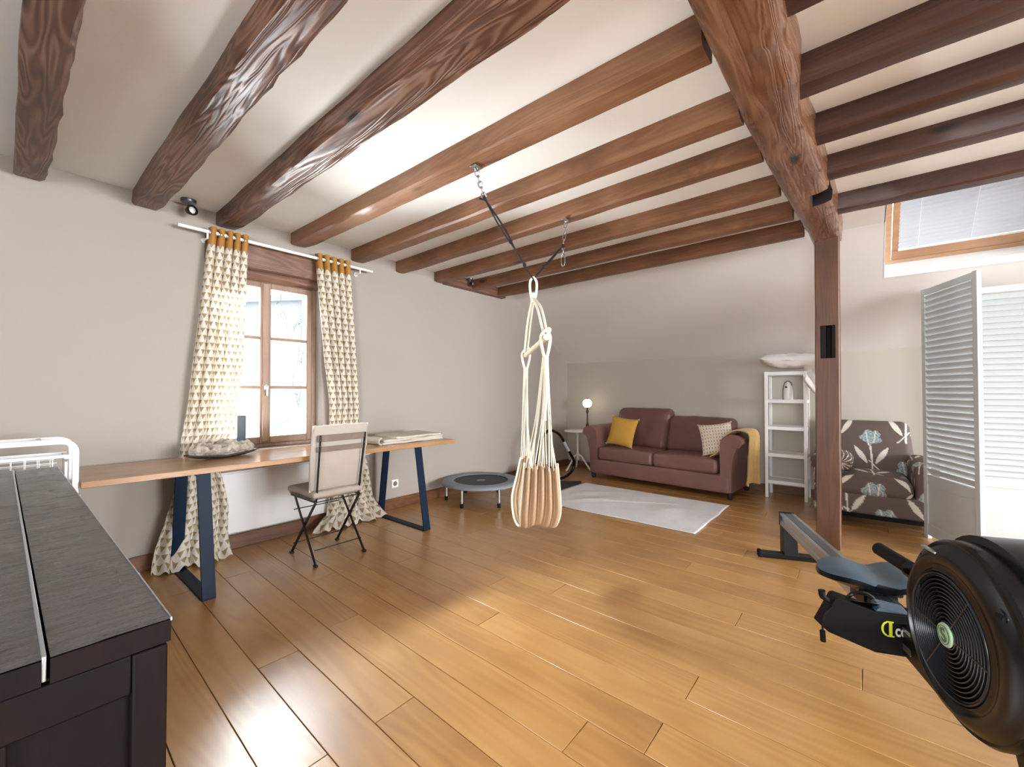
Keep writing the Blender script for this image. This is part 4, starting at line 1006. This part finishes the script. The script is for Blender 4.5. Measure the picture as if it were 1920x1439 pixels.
# ------------------------------------------------------------------ side table and lamp
stb = empty('side_table', (5.64, 3.40, 0), 'small round white pedestal table between the sofa and the corner', 'table')
ch(stb, 'table_top', MB().lathe([(0,0),(.19,0),(.205,.008),(.205,.018),(.195,.024),(0,.024)], (0,0,.586), 36), M['white'], smooth=40)
ch(stb, 'pedestal', MB().lathe([(0,0),(.022,0),(.026,.05),(.018,.12),(.016,.3),(.02,.36),(.035,.40),(.07,.42),(0,.42)], (0,0,.166), 20), M['white'], smooth=50)
for k in range(3):
    a = 2.75 + k*2*PI/3; c, s = math.cos(a), math.sin(a)
    pts = bez([(0,0,.24),(.06*c,.06*s,.22),(.13*c,.13*s,.12),(.19*c,.19*s,.04),(.22*c,.22*s,.014)], 5)
    ch(stb, 'leg', MB().tube(pts, .014, 8), M['white'], smooth=60)
lp = empty('table_lamp', (5.70, 3.27, .61), 'lit globe lamp on a dark brass stem on the white side table', 'lamp')
ch(lp, 'base', MB().lathe([(0,0),(.060,0),(.062,.008),(.04,.02),(.028,.05),(.020,.09),(.012,.12),(.009,.25),(.016,.27),(.022,.29),(.012,.31),(.012,.33),(.03,.345),(0,.35)], (0,0,0), 22), M['brass'], smooth=45)
ch(lp, 'globe_shade', MB().lathe([(.02,-.062)]+[(.070*math.cos(t), .066*math.sin(t)) for t in [(-PI/2*.85)+PI*.92*k/14 for k in range(15)]]+[(.001,.0655)], (0,0,.41), 26), M['globe'], smooth=180)
ch(lp, 'finial', MB().lathe([(0,0),(.022,0),(.018,.008),(.006,.014),(.006,.02),(0,.024)], (0,0,.47), 14), M['brass'], smooth=50)
pl = bpy.data.lights.new('lamp_bulb', 'POINT'); pl.energy = 4; pl.color = (1,.8,.5); pl.shadow_soft_size = .07
plo = bpy.data.objects.new('lamp_bulb', pl); COL.objects.link(plo); plo.location = (5.60, 3.27, 1.06)
bpy.data.objects.remove(plo)

# ------------------------------------------------------------------ white shelf with pillow and dispenser
sh_ = empty('shelf_unit', (5.775, .716, 0), 'narrow white open shelf unit between the sofa and the post', 'shelf')
SW, SD, SHH = .186, .135, 1.43
for sx in (-1, 1):
    for sy in (-1, 1): ch(sh_, 'leg', MB().box((sx*SD-.014, sy*SW-.016, 0), (sx*SD+.014, sy*SW+.016, SHH)), M['white'], bevel=.002)
for z in (.17, .475, .78, 1.085, SHH-.03):
    ch(sh_, 'shelf_board', MB().box((-SD+.012, -SW+.014, z+.012), (SD-.012, SW-.014, z+.024)).box((-SD-.010, -SW+.014, z-.01), (-SD+.010, SW-.014, z+.028)).box((SD-.010, -SW+.014, z-.01), (SD+.010, SW-.014, z+.028))
       .box((-SD+.012, -SW-.012, z-.01), (SD-.012, -SW+.008, z+.028)).box((-SD+.012, SW-.008, z-.01), (SD-.012, SW+.012, z+.028)), M['white'], bevel=.0015)
ds = empty('soap_dispenser', (5.74, .70, 1.109), 'small white rounded dispenser with a dark outline on the top compartment of the shelf', 'dispenser')
m = MB().loft([[(.030*s*math.cos(a), .048*s*w*math.sin(a)*(1 if True else 1), z) for a in [2*PI*k/20 for k in range(20)]] for s, w, z in ((.95,1,0),(1,1,.01),(1,.95,.10),(.95,.88,.15),(.85,.78,.185),(.6,.55,.205),(.2,.2,.212))])
ch(ds, 'body', m, M['white_gloss'], smooth=60)
ch(ds, 'side_shell', MB().tube(bez([(-.01,.050,.0),(-.01,.049,.10),(-.01,.042,.16),(-.01,.03,.195),(-.01,0,.214),(-.01,-.03,.195),(-.01,-.042,.165)],6), .005, 8), M['grey'], smooth=60)
ch(ds, 'sensor', MB().lathe([(0,0),(.011,0),(.011,-.004),(0,-.004)], (-.030,.016,.145), 14, 'x'), M['black'])
pw = empty('bed_pillow', (5.74, .70, SHH+.03), 'plump white bed pillow lying on top of the shelf unit', 'pillow')
def bp(sg):
    def g(u, v):
        a, b = u*2-1, v*2-1; k = max(0, (1-abs(a)**2.4)*(1-abs(b)**2.4))**.5
        y = -.33*a*(1-.05*(1-b*b)) - .07; x = .18*b*(1-.06*(1-a*a))
        z = .085 + sg*.085*k + .018*noise.noise((a*3, b*3, sg*2)) + (.035*abs(a)**2 if a < 0 else -.03*a*a) 
        return (x, y, max(z, .001))
    return g
m = MB().grid(bp(1), 30, 24); m.grid(bp(-1), 30, 24); ch(pw, 'pillow_body', m, M['pillow'], smooth=180)
qd = empty('white_duvet', (5.70, .44, 1.10), 'white folded duvet hanging from the shelf top beside the post', 'duvet')
def dv_(u, v):
    y = .10-.26*u; zt = .43 - .02*u; z = zt - (.36 + .05*math.sin(u*PI))*v**1.0*(1-.45*(1-u)**2) ; x = .07*math.sin(v*PI*.9) + .02*noise.noise((u*5, v*4, 3)) - .10
    return (x, y, z)
ch(qd, 'duvet_fold', MB().grid(dv_, 24, 24), M['pillow'], smooth=180, solid=.03)

# ------------------------------------------------------------------ floral armchair
PB = np.array(srgb(100,84,80)[:3]); CR = np.array(srgb(226,220,208)[:3]); BL = np.array(srgb(166,180,182)[:3]); BD = np.array(srgb(108,124,130)[:3])
def floral(P2):
    """tulips on a brown ground; P2 is n x 2 in metres"""
    Pn = np.asarray(P2)/1.35; out = np.tile(np.append(PB, 1.0), (len(Pn), 1))
    TU, TV = .40, .42
    for (ox, oy, fl) in ((0, 0, 1), (TU/2, TV/2, -1)):
        u = (Pn[:,0]-ox) % TU - TU/2; v = (Pn[:,1]-oy) % TV - TV/2; u = u*fl
        k = lambda m, c: out.__setitem__((m, slice(0,3)), c)
        stem = (np.abs(u + .25*(v+.02)**1*0 - .10*((v+.17))**2*3 + .005) < .0055) & (v > -.17) & (v < .03)
        stem2 = (np.abs(u - (v+.11)*.9 + 0.0) < .005) & (v < -.09) & (v > -.17)
        k(stem | stem2, CR)
        for s in (-1, 1):     # leaves
            cx, cy, an = s*.060, -.055, s*-.55
            du, dv2 = u-cx, v-cy; a = du*math.cos(an)-dv2*math.sin(an)*1; b = du*math.sin(an)+dv2*math.cos(an)
            an2 = s*.55; a = du*math.cos(an2)-dv2*math.sin(an2); b = du*math.sin(an2)+dv2*math.cos(an2)
            k((np.abs(a) < .017*np.maximum(0, 1-(b/.075)**2)), CR)
        # bloom
        r = np.hypot(u/1.15, (v-.075)); th = np.arctan2(v-.075, u)
        R = .052*(1+.13*np.cos(5*th+.6)+.06*np.cos(9*th)); R = np.where(v-.075 < -.02, R*1.0, R)
        ins = r < R; k(ins, BL)
        k(ins & (np.abs(((r/.052)*3.2 + .6*np.sin(3*th)) % 1 - .5) < .13), BD)
        k(ins & (np.abs(np.abs(u)-.022-.15*(v-.075)) < .0035), CR)
    return out
ac = empty('floral_armchair', (4.95, .0, 0), 'brown armchair printed with pale tulips, between the post and the louvered screen', 'armchair', rz=math.radians(2))
def fpart(name, m, uvfn, **k):
    c = floral([uvfn(p) for p in m.v]); return mesh_obj(name, m, M['floral'], parent=ac, col=c, smooth=60, **k)
R_ = .0062
fpart('seat_base', rb((.36, -.01, .20), (.70, .84, .18), .02, .009), lambda p: (p[1]+.11, p[2]+ (p[0] if p[2] > .28 else 0)))
fpart('seat_cushion', rb((.30, -.01, .355), (.62, .56, .16), .06, R_, .022, 'z'), lambda p: (p[1]+.30, p[2]*1.0+p[0]*.8+.06))
m = rb((.72, -.01, .60), (.20, .74, .60), .07, R_); m.v = [(x+.16*(z-.35)/.55, y*(1-.12*max(0,(z-.35)/.55)), z) for x, y, z in m.v]
fpart('backrest', m, lambda p: (p[1]+.31, p[2]+.2105))
for sgn in (-1, 1):
    yc = sgn*.355-.01
    m = rb((.36, yc, .33), (.70, .13, .44), .05, .009); fpart('arm', m, lambda p: (p[1]+p[0]+.1, p[2]+.1))
    m = rb((.36, yc+sgn*.01, .535), (.72, .16, .13), .062, .009); fpart('arm_roll', m, lambda p: (p[1]*2+.1, p[2]+p[0]*.9))
m = MB().lathe([(0,-.15),(.055,-.15),(.075,-.13),(.08,-.10),(.08,.10),(.075,.13),(.055,.15),(0,.15)], (0,0,0), 30, 'x')
for p in (.04, .62):
    for y in (-.38, .36): ch(ac, 'leg', MB().box((p, y-.02, 0), (p+.045, y+.025, .11)), M['darkfoot'], bevel=.003)
ch(ac, 'underside_shade', MB().box((.03, -.40, .07), (.68, .38, .112)), M['blackmatte'])  # black slab standing in for the shade under the chair
bo = empty('bolster_pillow', (5.20, .20, .55), 'striped grey bolster against the left arm of the floral armchair', 'cushion')
mb = MB().lathe([(0,-.20),(.06,-.195),(.085,-.17),(.09,-.12),(.092,0),(.09,.12),(.085,.17),(.06,.195),(0,.20)], (0,0,0), 40, 'x')
vv = MB()
L_ = []
def bol(u, v):
    a = u*2*PI; t = v*2-1; r = .085*(1-abs(t)**7)**.5; return (.21*t, r*math.cos(a), r*math.sin(a))
mm = MB().grid(bol, 90, 60)
cc_ = np.tile(np.append(PB*1.0, 1.0), (len(mm.v), 1)); A_ = np.array(mm.v); th = np.arctan2(A_[:,2], A_[:,1])
st_ = np.abs(((th*2.2 + 3*A_[:,0]) % 1) - .5) < .09 + .05*np.sin(A_[:,0]*25); cc_[st_, :3] = CR
mesh_obj('bolster_cover', mm, M['floral'], parent=bo, col=cc_, smooth=180)

# ------------------------------------------------------------------ louvered folding screen
sn = empty('louvered_screen', (4.975, -.365, 0), 'white louvered folding screen standing in front of the armchair and skylight', 'screen')
def panel(p0, p1, name='panel', flip=1):
    p0 = Vector((p0[0], p0[1], 0)); p1 = Vector((p1[0], p1[1], 0)); L = (p1-p0).length; ux = (p1-p0)/L; nx = Vector((-ux.y, ux.x, 0)); T = .028
    def W(a, b, c): return p0 + ux*a + nx*b + Vector((0,0,c))
    def bx(mb, a0, a1, b0, b1, c0, c1): return mb.hexa([W(a0,b0,c0),W(a1,b0,c0),W(a1,b1,c0),W(a0,b1,c0),W(a0,b0,c1),W(a1,b0,c1),W(a1,b1,c1),W(a0,b1,c1)])
    HT = 2.06; S = .048
    mb = MB(); bx(mb, 0, S, 0, T, 0, HT); bx(mb, L-S, L, 0, T, 0, HT); bx(mb, S, L-S, .003, T-.003, 2.005, HT-.004); bx(mb, S, L-S, .003, T-.003, .44, .525); bx(mb, S, L-S, .003, T-.003, .03, .12)
    pn = ch(sn, name, mb, M['screen'], bevel=.002); q = Vector(pn.location)
    bb = MB(); bx(bb, S, L-S, .009, T-.009, .12, .44); mesh_obj('lower_board', xf(bb, lambda a,b,c:(a-q.x,b-q.y,c-q.z)), M['screen'], parent=pn)
    n = 31
    for i in range(n):
        z = .532 + (2.0-.532)*(i+.5)/n; h = .0225*flip; w = .0155
        s = MB(); s.add([W(S,T/2-w,z-h),W(L-S,T/2-w,z-h),W(L-S,T/2-w+.006,z-h-.002),W(S,T/2-w+.006,z-h-.002),W(S,T/2+w-.006,z+h),W(L-S,T/2+w-.006,z+h),W(L-S,T/2+w,z+h-.002),W(S,T/2+w,z+h-.002)],
              [(0,3,2,1),(4,5,6,7),(0,1,5,4),(1,2,6,5),(2,3,7,6),(3,0,4,7)])
        mesh_obj('slat', xf(s, lambda a,b,c:(a-q.x,b-q.y,c-q.z)), M['screen'], parent=pn)
    for z in (.35, 1.0, 1.75):
        pass
    return pn
# local to the screen's foot
Lc = lambda x, y: (x-4.975, y+.365)
panel(Lc(4.365,-.612), Lc(4.965,-.372)); panel(Lc(5.155,-1.07), Lc(5.115,-.452), flip=-1)
for z in (.35, 1.05, 1.75): ch(sn, 'hinge', MB().tube([(.06,-.004,z),(.06,-.004,z+.07)], .005, 8).bar((-.010,-.007,z+.035),(.132,-.085,z+.035),.003,.07), M['steel'])

# ------------------------------------------------------------------ rowing machine
TH = math.radians(21.5); UX = Vector((math.cos(TH), math.sin(TH), 0)); NX = Vector((-math.sin(TH), math.cos(TH), 0))
U0 = 1.55; W0 = -.93
rm = empty('rowing_machine', UX*U0 + NX*W0, 'black rowing machine with an air flywheel and a silver rail', 'rowing machine', rz=TH)
# local: x along the rail away from the flywheel, y towards the camera side, z up
WF = .13     # half width of the flywheel housing
CX_, CZ_ = -.035, .545; RO = .250; GX, GZ, GR = .02, .515, .168
def circ(cx, cz, r, y, n=72, f=None):
    return [(cx + (r if f is None else f(2*PI*k/n, r))*math.cos(2*PI*k/n), y, cz + (r if f is None else f(2*PI*k/n, r))*math.sin(2*PI*k/n)) for k in range(n)]
def blend(c0, r0, c1, r1, t): return (c0[0]+(c1[0]-c0[0])*t, c0[1]+(c1[1]-c0[1])*t, r0+(r1-r0)*t)
prof = []   # (x centre, z centre, radius, y)
O_, G_ = (CX_, CZ_), (GX, GZ)
for (t, y) in ((1.0, WF-.035), (1.0, WF-.008), (.93, WF-.001), (.86, WF-.004), (.80, WF+.000), (.70, WF+.006), (.55, WF+.014), (.36, WF+.014), (.25, WF+.006), (.14, WF+.002), (.06, WF+.006), (0, WF+.002)):
    x, z, r = blend(G_, GR, O_, RO, t); prof.append((x, z, r, y))
rings = [circ(CX_, CZ_, RO-.012, -WF)] + [circ(CX_, CZ_, RO-.004, -WF+.012)] + [circ(CX_, CZ_, RO, -WF+.03)] + [circ(x, z, r, y) for x, z, r, y in prof] + [circ(GX, GZ, GR-.004, WF-.03), circ(GX, GZ, GR-.02, WF-.035)]
hs = ch(rm, 'flywheel_housing', MB().loft(rings), M['blackplastic'], smooth=50)
tag(hs, 'round black flywheel housing')
# upper cowl and carry handle towards the front
def cowl(t):
    y0, y1 = -WF+.004, WF-.03
    return t
rgs = []
for (a, r, dy) in [(k*PI/24, .0, 0) for k in range(0, 25)]:
    pass
sec = []
for k in range(0, 15):
    a = PI*.30 + (PI*.86-PI*.30)*k/14; w = math.sin(PI*k/14)
    ro = RO + .002 + .020*w**.5; ri = RO-.03
    c, s = math.cos(a), math.sin(a); y0, y1 = -WF+.006, WF-.045
    sec.append([(CX_+ri*c, y0, CZ_+ri*s), (CX_+ro*c, y0+.012, CZ_+ro*s), (CX_+ro*c, y1-.012, CZ_+ro*s), (CX_+ri*c, y1, CZ_+ri*s)])
ch(rm, 'top_cowl', MB().loft(sec), M['blackplastic'], smooth=60)
m = MB().loft([[( -.165+.045*s*math.cos(a), WF-.004+d, .665+.032*s*math.sin(a)) for a in [2*PI*k/20 for k in range(20)]] for s, d in ((1.0,0),(1.02,.006),(.9,.010),(.72,.004),(.62,-.002))])
ch(rm, 'carry_handle_recess', m, M['blackplastic'], smooth=60)
ch(rm, 'carry_handle_grip', MB().tube([(-.195, WF+.004, .672), (-.135, WF+.004, .672)], .008, 8), M['blackmatte'], smooth=60)
# back disc, fan and grille
ch(rm, 'fan_disc', MB().lathe([(0,0),(GR-.012,0),(GR-.012,.004),(0,.004)], (GX, WF-.055, GZ), 48, 'y'), M['blackmatte'])
fn = MB()
for k in range(20):
    a = 2*PI*k/20; c, s = math.cos(a), math.sin(a); fn.bar((GX+.05*c, WF-.040, GZ+.05*s), (GX+.145*c, WF-.040, GZ+.145*s), .003, .022, up=(0,1,0))
ch(rm, 'fan_blades', fn, M['grille'])
gr = ch(rm, 'fan_guard', MB().tube(circ(GX, GZ, GR-.002, WF+.004, 64), .004, 6, closed=True), M['grille'], smooth=60); q = Vector(gr.location)
for i in range(12):
    r = .036 + (GR-.044)*i/11
    m = MB().loft([circ(GX, GZ, r-.0030, WF-.003, 56), circ(GX, GZ, r-.0012, WF+.004, 56), circ(GX, GZ, r+.0012, WF+.003, 56), circ(GX, GZ, r+.0030, WF-.005, 56), circ(GX, GZ, r-.0030, WF-.003, 56)], cap=False)
    mesh_obj('guard_ring', xf(m, lambda a,b,c:(a-q.x,b-q.y,c-q.z)), M['grille'], parent=gr, smooth=50)
for a in (PI*.5+.62, -PI*.5+.62, .04, PI+.04):
    c, s = math.cos(a), math.sin(a); m = MB().bar((GX+.03*c, WF+.004, GZ+.03*s), (GX+(GR-.006)*c, WF+.004, GZ+(GR-.006)*s), .0045, .003, up=(0,1,0))
    mesh_obj('guard_spoke', xf(m, lambda a,b,c:(a-q.x,b-q.y,c-q.z)), M['grille'], parent=gr)
hb = ch(rm, 'hub_badge', MB().lathe([(0,0),(.030,0),(.033,.004),(.031,.008),(0,.009)], (GX, WF+.002, GZ), 36, 'y'), M['green'], smooth=40); tag(hb, 'round pale green hub badge'); q = Vector(hb.location)
tm = text_mb('S', .052, .0006, .0015); cx0 = (min(p[0] for p in tm.v)+max(p[0] for p in tm.v))/2; cy0 = (min(p[1] for p in tm.v)+max(p[1] for p in tm.v))/2
def badge(a, b, c): a, b = a-cx0, b-cy0; r = .35; a, b = a*math.cos(r)-b*math.sin(r), a*math.sin(r)+b*math.cos(r); return (GX - a - q.x, WF+.0115+c-q.y, GZ+b-q.z)
mesh_obj('badge_mark', xf(tm, badge), M['greend'], parent=hb)
mesh_obj('badge_ring', xf(MB().tube(circ(GX, GZ, .025, WF+.0112, 36), .001, 5, closed=True), lambda a,b,c:(a-q.x,b-q.y,c-q.z)), M['greend'], parent=hb)
# ribbed air damper patch at the rear edge of the housing
m = MB()
for k in range(5):
    a = .05+k*.17; r0, r1 = RO-.055, RO-.004
    m.hexa([(CX_+r0*math.cos(a), WF-.006, CZ_+r0*math.sin(a)), (CX_+r1*math.cos(a), WF-.006, CZ_+r1*math.sin(a)), (CX_+r1*math.cos(a+.15), WF-.006, CZ_+r1*math.sin(a+.15)), (CX_+r0*math.cos(a+.15), WF-.006, CZ_+r0*math.sin(a+.15)),
            (CX_+r0*math.cos(a), WF+.003, CZ_+r0*math.sin(a)), (CX_+r1*math.cos(a), WF+.000, CZ_+r1*math.sin(a)), (CX_+r1*math.cos(a+.15), WF+.000, CZ_+r1*math.sin(a+.15)), (CX_+r0*math.cos(a+.15), WF+.003, CZ_+r0*math.sin(a+.15))])
ch(rm, 'damper_scale', m, M['aludark'] if False else M['grille'], bevel=.002)
ch(rm, 'damper_lever', MB().box((.045, WF+.004, .735), (.115, WF+.016, .742)), M['alu'], bevel=.002)
# front support
ch(rm, 'front_leg', MB().hexa([(-.30,-.05,.03),(-.18,-.05,.03),(-.18,.05,.03),(-.30,.05,.03),(-.20,-.05,.36),(-.05,-.05,.36),(-.05,.05,.36),(-.20,.05,.36)]), M['black'], bevel=.004)
ch(rm, 'front_foot', MB().box((-.31,-.26,0),(-.22,.26,.04)), M['black'], bevel=.006)
# rail
rl_ = lambda x, z: z + .012*(1-(x-.5)/1.6)
RB0, RB1 = .40, 2.09
rail = MB(); 
def railsec(x):
    zt = .312+.018*(2.09-x)/1.6; return [(x,-.046,zt),(x,-.046,zt-.014),(x,-.036,zt-.020),(x,-.036,zt-.055),(x,-.046,zt-.062),(x,-.046,zt-.085),(x,.046,zt-.085),(x,.046,zt-.062),(x,.036,zt-.055),(x,.036,zt-.020),(x,.046,zt-.014),(x,.046,zt),(x,.026,zt),(x,.024,zt-.003),(x,-.024,zt-.003),(x,-.026,zt)]
ra_ = ch(rm, 'rail', MB().loft([railsec(RB0), railsec(RB1)]), M['alu'])
zt = lambda x: .312+.018*(2.09-x)/1.6
ch(rm, 'rail_track', MB().hexa([(RB0,-.022,zt(RB0)-.003),(RB1-.01,-.022,zt(RB1)-.003),(RB1-.01,.022,zt(RB1)-.003),(RB0,.022,zt(RB0)-.003),(RB0,-.022,zt(RB0)),(RB1-.01,-.022,zt(RB1)),(RB1-.01,.022,zt(RB1)),(RB0,.022,zt(RB0))]), M['aludark'])
ch(rm, 'rail_cap', MB().box((RB1, -.050, .222), (RB1+.018, .050, .318)), M['black'], bevel=.003)
ch(rm, 'rear_leg', MB().prism([(1.99,-.045,.03),(2.10,-.045,.03),(2.10,-.045,.228),(2.03,-.045,.228)], (0,.09,0)), M['black'], bevel=.003)
ch(rm, 'rear_foot', MB().box((2.0,-.19,0),(2.055,.19,.042)), M['black'], bevel=.006)
for y in (-.195, .195): ch(rm, 'end_cap', MB().box((1.996, y-.012, 0), (2.059, y+.012, .046)), M['blackmatte'], bevel=.006)
# seat with two lobes
def seatf(sg):
    def g(u, v):
        a = u*2*PI; r = v
        lob = 1+.10*math.cos(2*a)  # wide in y
        x = r*(.130 + .020*math.cos(2*a+PI)*0)*math.cos(a); y = r*.208*math.sin(a)
        if math.cos(a) > 0: x += r*r*.036*math.cos(a)*(abs(math.sin(a))*2.2-.8)     # notch towards the rear
        z = .412 - .014*math.exp(-(y/.065)**2) + .008*math.exp(-((abs(y)-.12)/.07)**2) + .012*max(0, x/.12)
        if sg < 0: z = .370 + .006*r
        else: z -= .018*r**8
        return (.79 + x, y, z)
    return g
m = MB().grid(seatf(1), 60, 16); ch(rm, 'seat_top', m, M['seatblue'], smooth=180)
m = MB().loft([[Vector(seatf(1)(k/60, 1)) for k in range(60)], [Vector((.79+(seatf(1)(k/60,1)[0]-.79)*1.02, seatf(1)(k/60,1)[1]*1.02, seatf(1)(k/60,1)[2]-.022)) for k in range(60)], [Vector((.79+(seatf(1)(k/60,1)[0]-.79)*.80, seatf(1)(k/60,1)[1]*.72, .352)) for k in range(60)]])
ch(rm, 'seat_shell', m, M['blackplastic'], smooth=60)
ch(rm, 'seat_carriage', MB().box((.71,-.062,.335),(.87,.062,.356)).box((.72,.048,.27),(.86,.062,.335)).box((.72,-.062,.27),(.86,-.048,.335)), M['black'], bevel=.003)
for x in (.74, .84):
    for y in (-.07, .07): ch(rm, 'roller', MB().lathe([(0,-.010),(.019,-.010),(.021,0),(.019,.010),(0,.010)], (x, y, .343), 18, 'y'), M['grille'], smooth=50)
# foot stretcher across the rail, its front face carries the lettering
FX = .45
poly = [(.258,.401),(.245,.405),(.126,.372),(-.126,.372),(-.245,.405),(-.258,.401),(-.315,.300),(-.28,.268),(-.13,.218),(.13,.218),(.28,.268),(.315,.300)]
ft = ch(rm, 'foot_stretcher', MB().loft([[(FX, y, z) for y, z in poly], [(FX+.10, y*.96, z-.03 if z < .35 else z-.01) for y, z in poly]]), M['blackmatte'], bevel=.004); q = Vector(ft.location)
tag(ft, 'black foot stretcher with green and white lettering')
def onft(tm, y_left, zb, sx=1, sz=1):   # text reads left to right as seen from the front
    return xf(tm, lambda a,b,c: (FX-.0015-c-q.x, y_left - a*sx - q.y, zb + b*sz - q.z))
def ring2(cx, cz, ro, ri, w=1): 
    n = 28; m = MB(); r = lambda rr, x: [(x, cx+rr*w*math.cos(2*PI*k/n), cz+rr*math.sin(2*PI*k/n)) for k in range(n)]
    return m.loft([r(ro, 0), r(ro, -.003), r(ri, -.003), r(ri, 0), r(ro, 0)], cap=False)
YL = .112
m = MB()
n = 24
outer = [(math.cos(t), math.sin(t)) for t in [PI*.5+PI*k/n for k in range(n+1)]]
def arcband(y0, z0, ry, rz, th):
    P1 = [(FX-.001, y0 - (ry*c*1 + 0), z0+rz*s) for c, s in outer]; return P1
# the mark: a round bowl joined to a serifed stroke
bowl_o = [(y, z) for y, z in [(YL-.018+.018*math.cos(t), .315+.027*math.sin(t)) for t in [PI*1.5*0+PI*.5-PI*k/n*1.0 for k in range(n+1)]]]
bowl_i = [(YL-.016+.009*math.cos(t), .315+.020*math.sin(t)) for t in [PI*.5-PI*k/n for k in range(n+1)]]
for i in range(n):
    a_, b_, c_, d_ = bowl_o[i], bowl_o[i+1], bowl_i[i+1], bowl_i[i]
    m.hexa([(FX-.001,a_[0],a_[1]),(FX-.001,b_[0],b_[1]),(FX-.001,c_[0],c_[1]),(FX-.001,d_[0],d_[1]),(FX-.003,a_[0],a_[1]),(FX-.003,b_[0],b_[1]),(FX-.003,c_[0],c_[1]),(FX-.003,d_[0],d_[1])])
m.box((FX-.003, YL-.034, .289), (FX-.001, YL-.024, .342)); m.box((FX-.003, YL-.040, .286), (FX-.001, YL-.018, .291)); m.box((FX-.003, YL-.038, .339), (FX-.001, YL-.016, .344))
mesh_obj('lettering', xf(m, lambda a,b,c:(a-q.x,b-q.y,c-q.z)), M['lime'], parent=ft)
tm = text_mb('cor', .050, .0008, .0010); mesh_obj('lettering', onft(tm, YL-.043, .292, .78, 1.25), M['ink'], parent=ft)
for sgn in (-1, 1):
    fp = ch(rm, 'footplate', MB().hexa([(FX+.03,sgn*.155-.05,.372),(FX+.03,sgn*.155+.05,.372),(FX+.13,sgn*.155+.05,.33),(FX+.13,sgn*.155-.05,.33),(FX+.0,sgn*.155-.045,.405),(FX+.0,sgn*.155+.045,.405),(FX+.14,sgn*.155+.05,.345),(FX+.14,sgn*.155-.05,.345)]), M['blackplastic'], bevel=.006)
    ch(rm, 'foot_strap', MB().tube(bez([(FX+.06,sgn*.155-.055,.36),(FX+.05,sgn*.155-.035,.405),(FX+.05,sgn*.155,.418),(FX+.05,sgn*.155+.035,.405),(FX+.06,sgn*.155+.055,.36)],6), .008, 6), M['black'], smooth=60)
ch(rm, 'grey_insert', MB().hexa([(FX-.004,.13,.375),(FX-.004,.02,.375),(FX+.05,.02,.375),(FX+.05,.13,.375),(FX-.004,.115,.392),(FX-.004,.03,.384),(FX+.05,.03,.392),(FX+.05,.12,.405)]), M['seatblue'], bevel=.004)
ch(rm, 'side_knob', MB().tube(bez([(FX+.02,.258,.375),(FX+.01,.295,.40),(FX+.01,.300,.425)],6), [.010]*6+[.012]*6+[.013], 10), M['blackmatte'], smooth=60)
ch(rm, 'hanging_plug', MB().tube(bez([(FX+.0,.268,.372),(FX-.01,.300,.335),(FX-.01,.305,.275)],6), .0035, 6).tube([(FX-.01,.305,.275),(FX-.01,.303,.235)], .010, 8), M['blackmatte'], smooth=60)
# handle resting at the top of the housing
ch(rm, 'handle', MB().tube([(.50,.10,.600),(.485,.10,.602),(.30,.088,.602)], [.016,.024,.024], 16), M['blackmatte'], smooth=50)
ch(rm, 'handle_hook', MB().hexa([(.16,.02,.56),(.36,.02,.56),(.36,.085,.56),(.16,.085,.56),(.16,.03,.61),(.34,.03,.60),(.34,.10,.60),(.16,.10,.61)]), M['black'], bevel=.004)
ch(rm, 'centre_boom', MB().hexa([(.10,-.045,.20),(.55,-.045,.235),(.55,.045,.235),(.10,.045,.20),(.10,-.045,.36),(.55,-.045,.335),(.55,.045,.335),(.10,.045,.36)]), M['black'], bevel=.004)
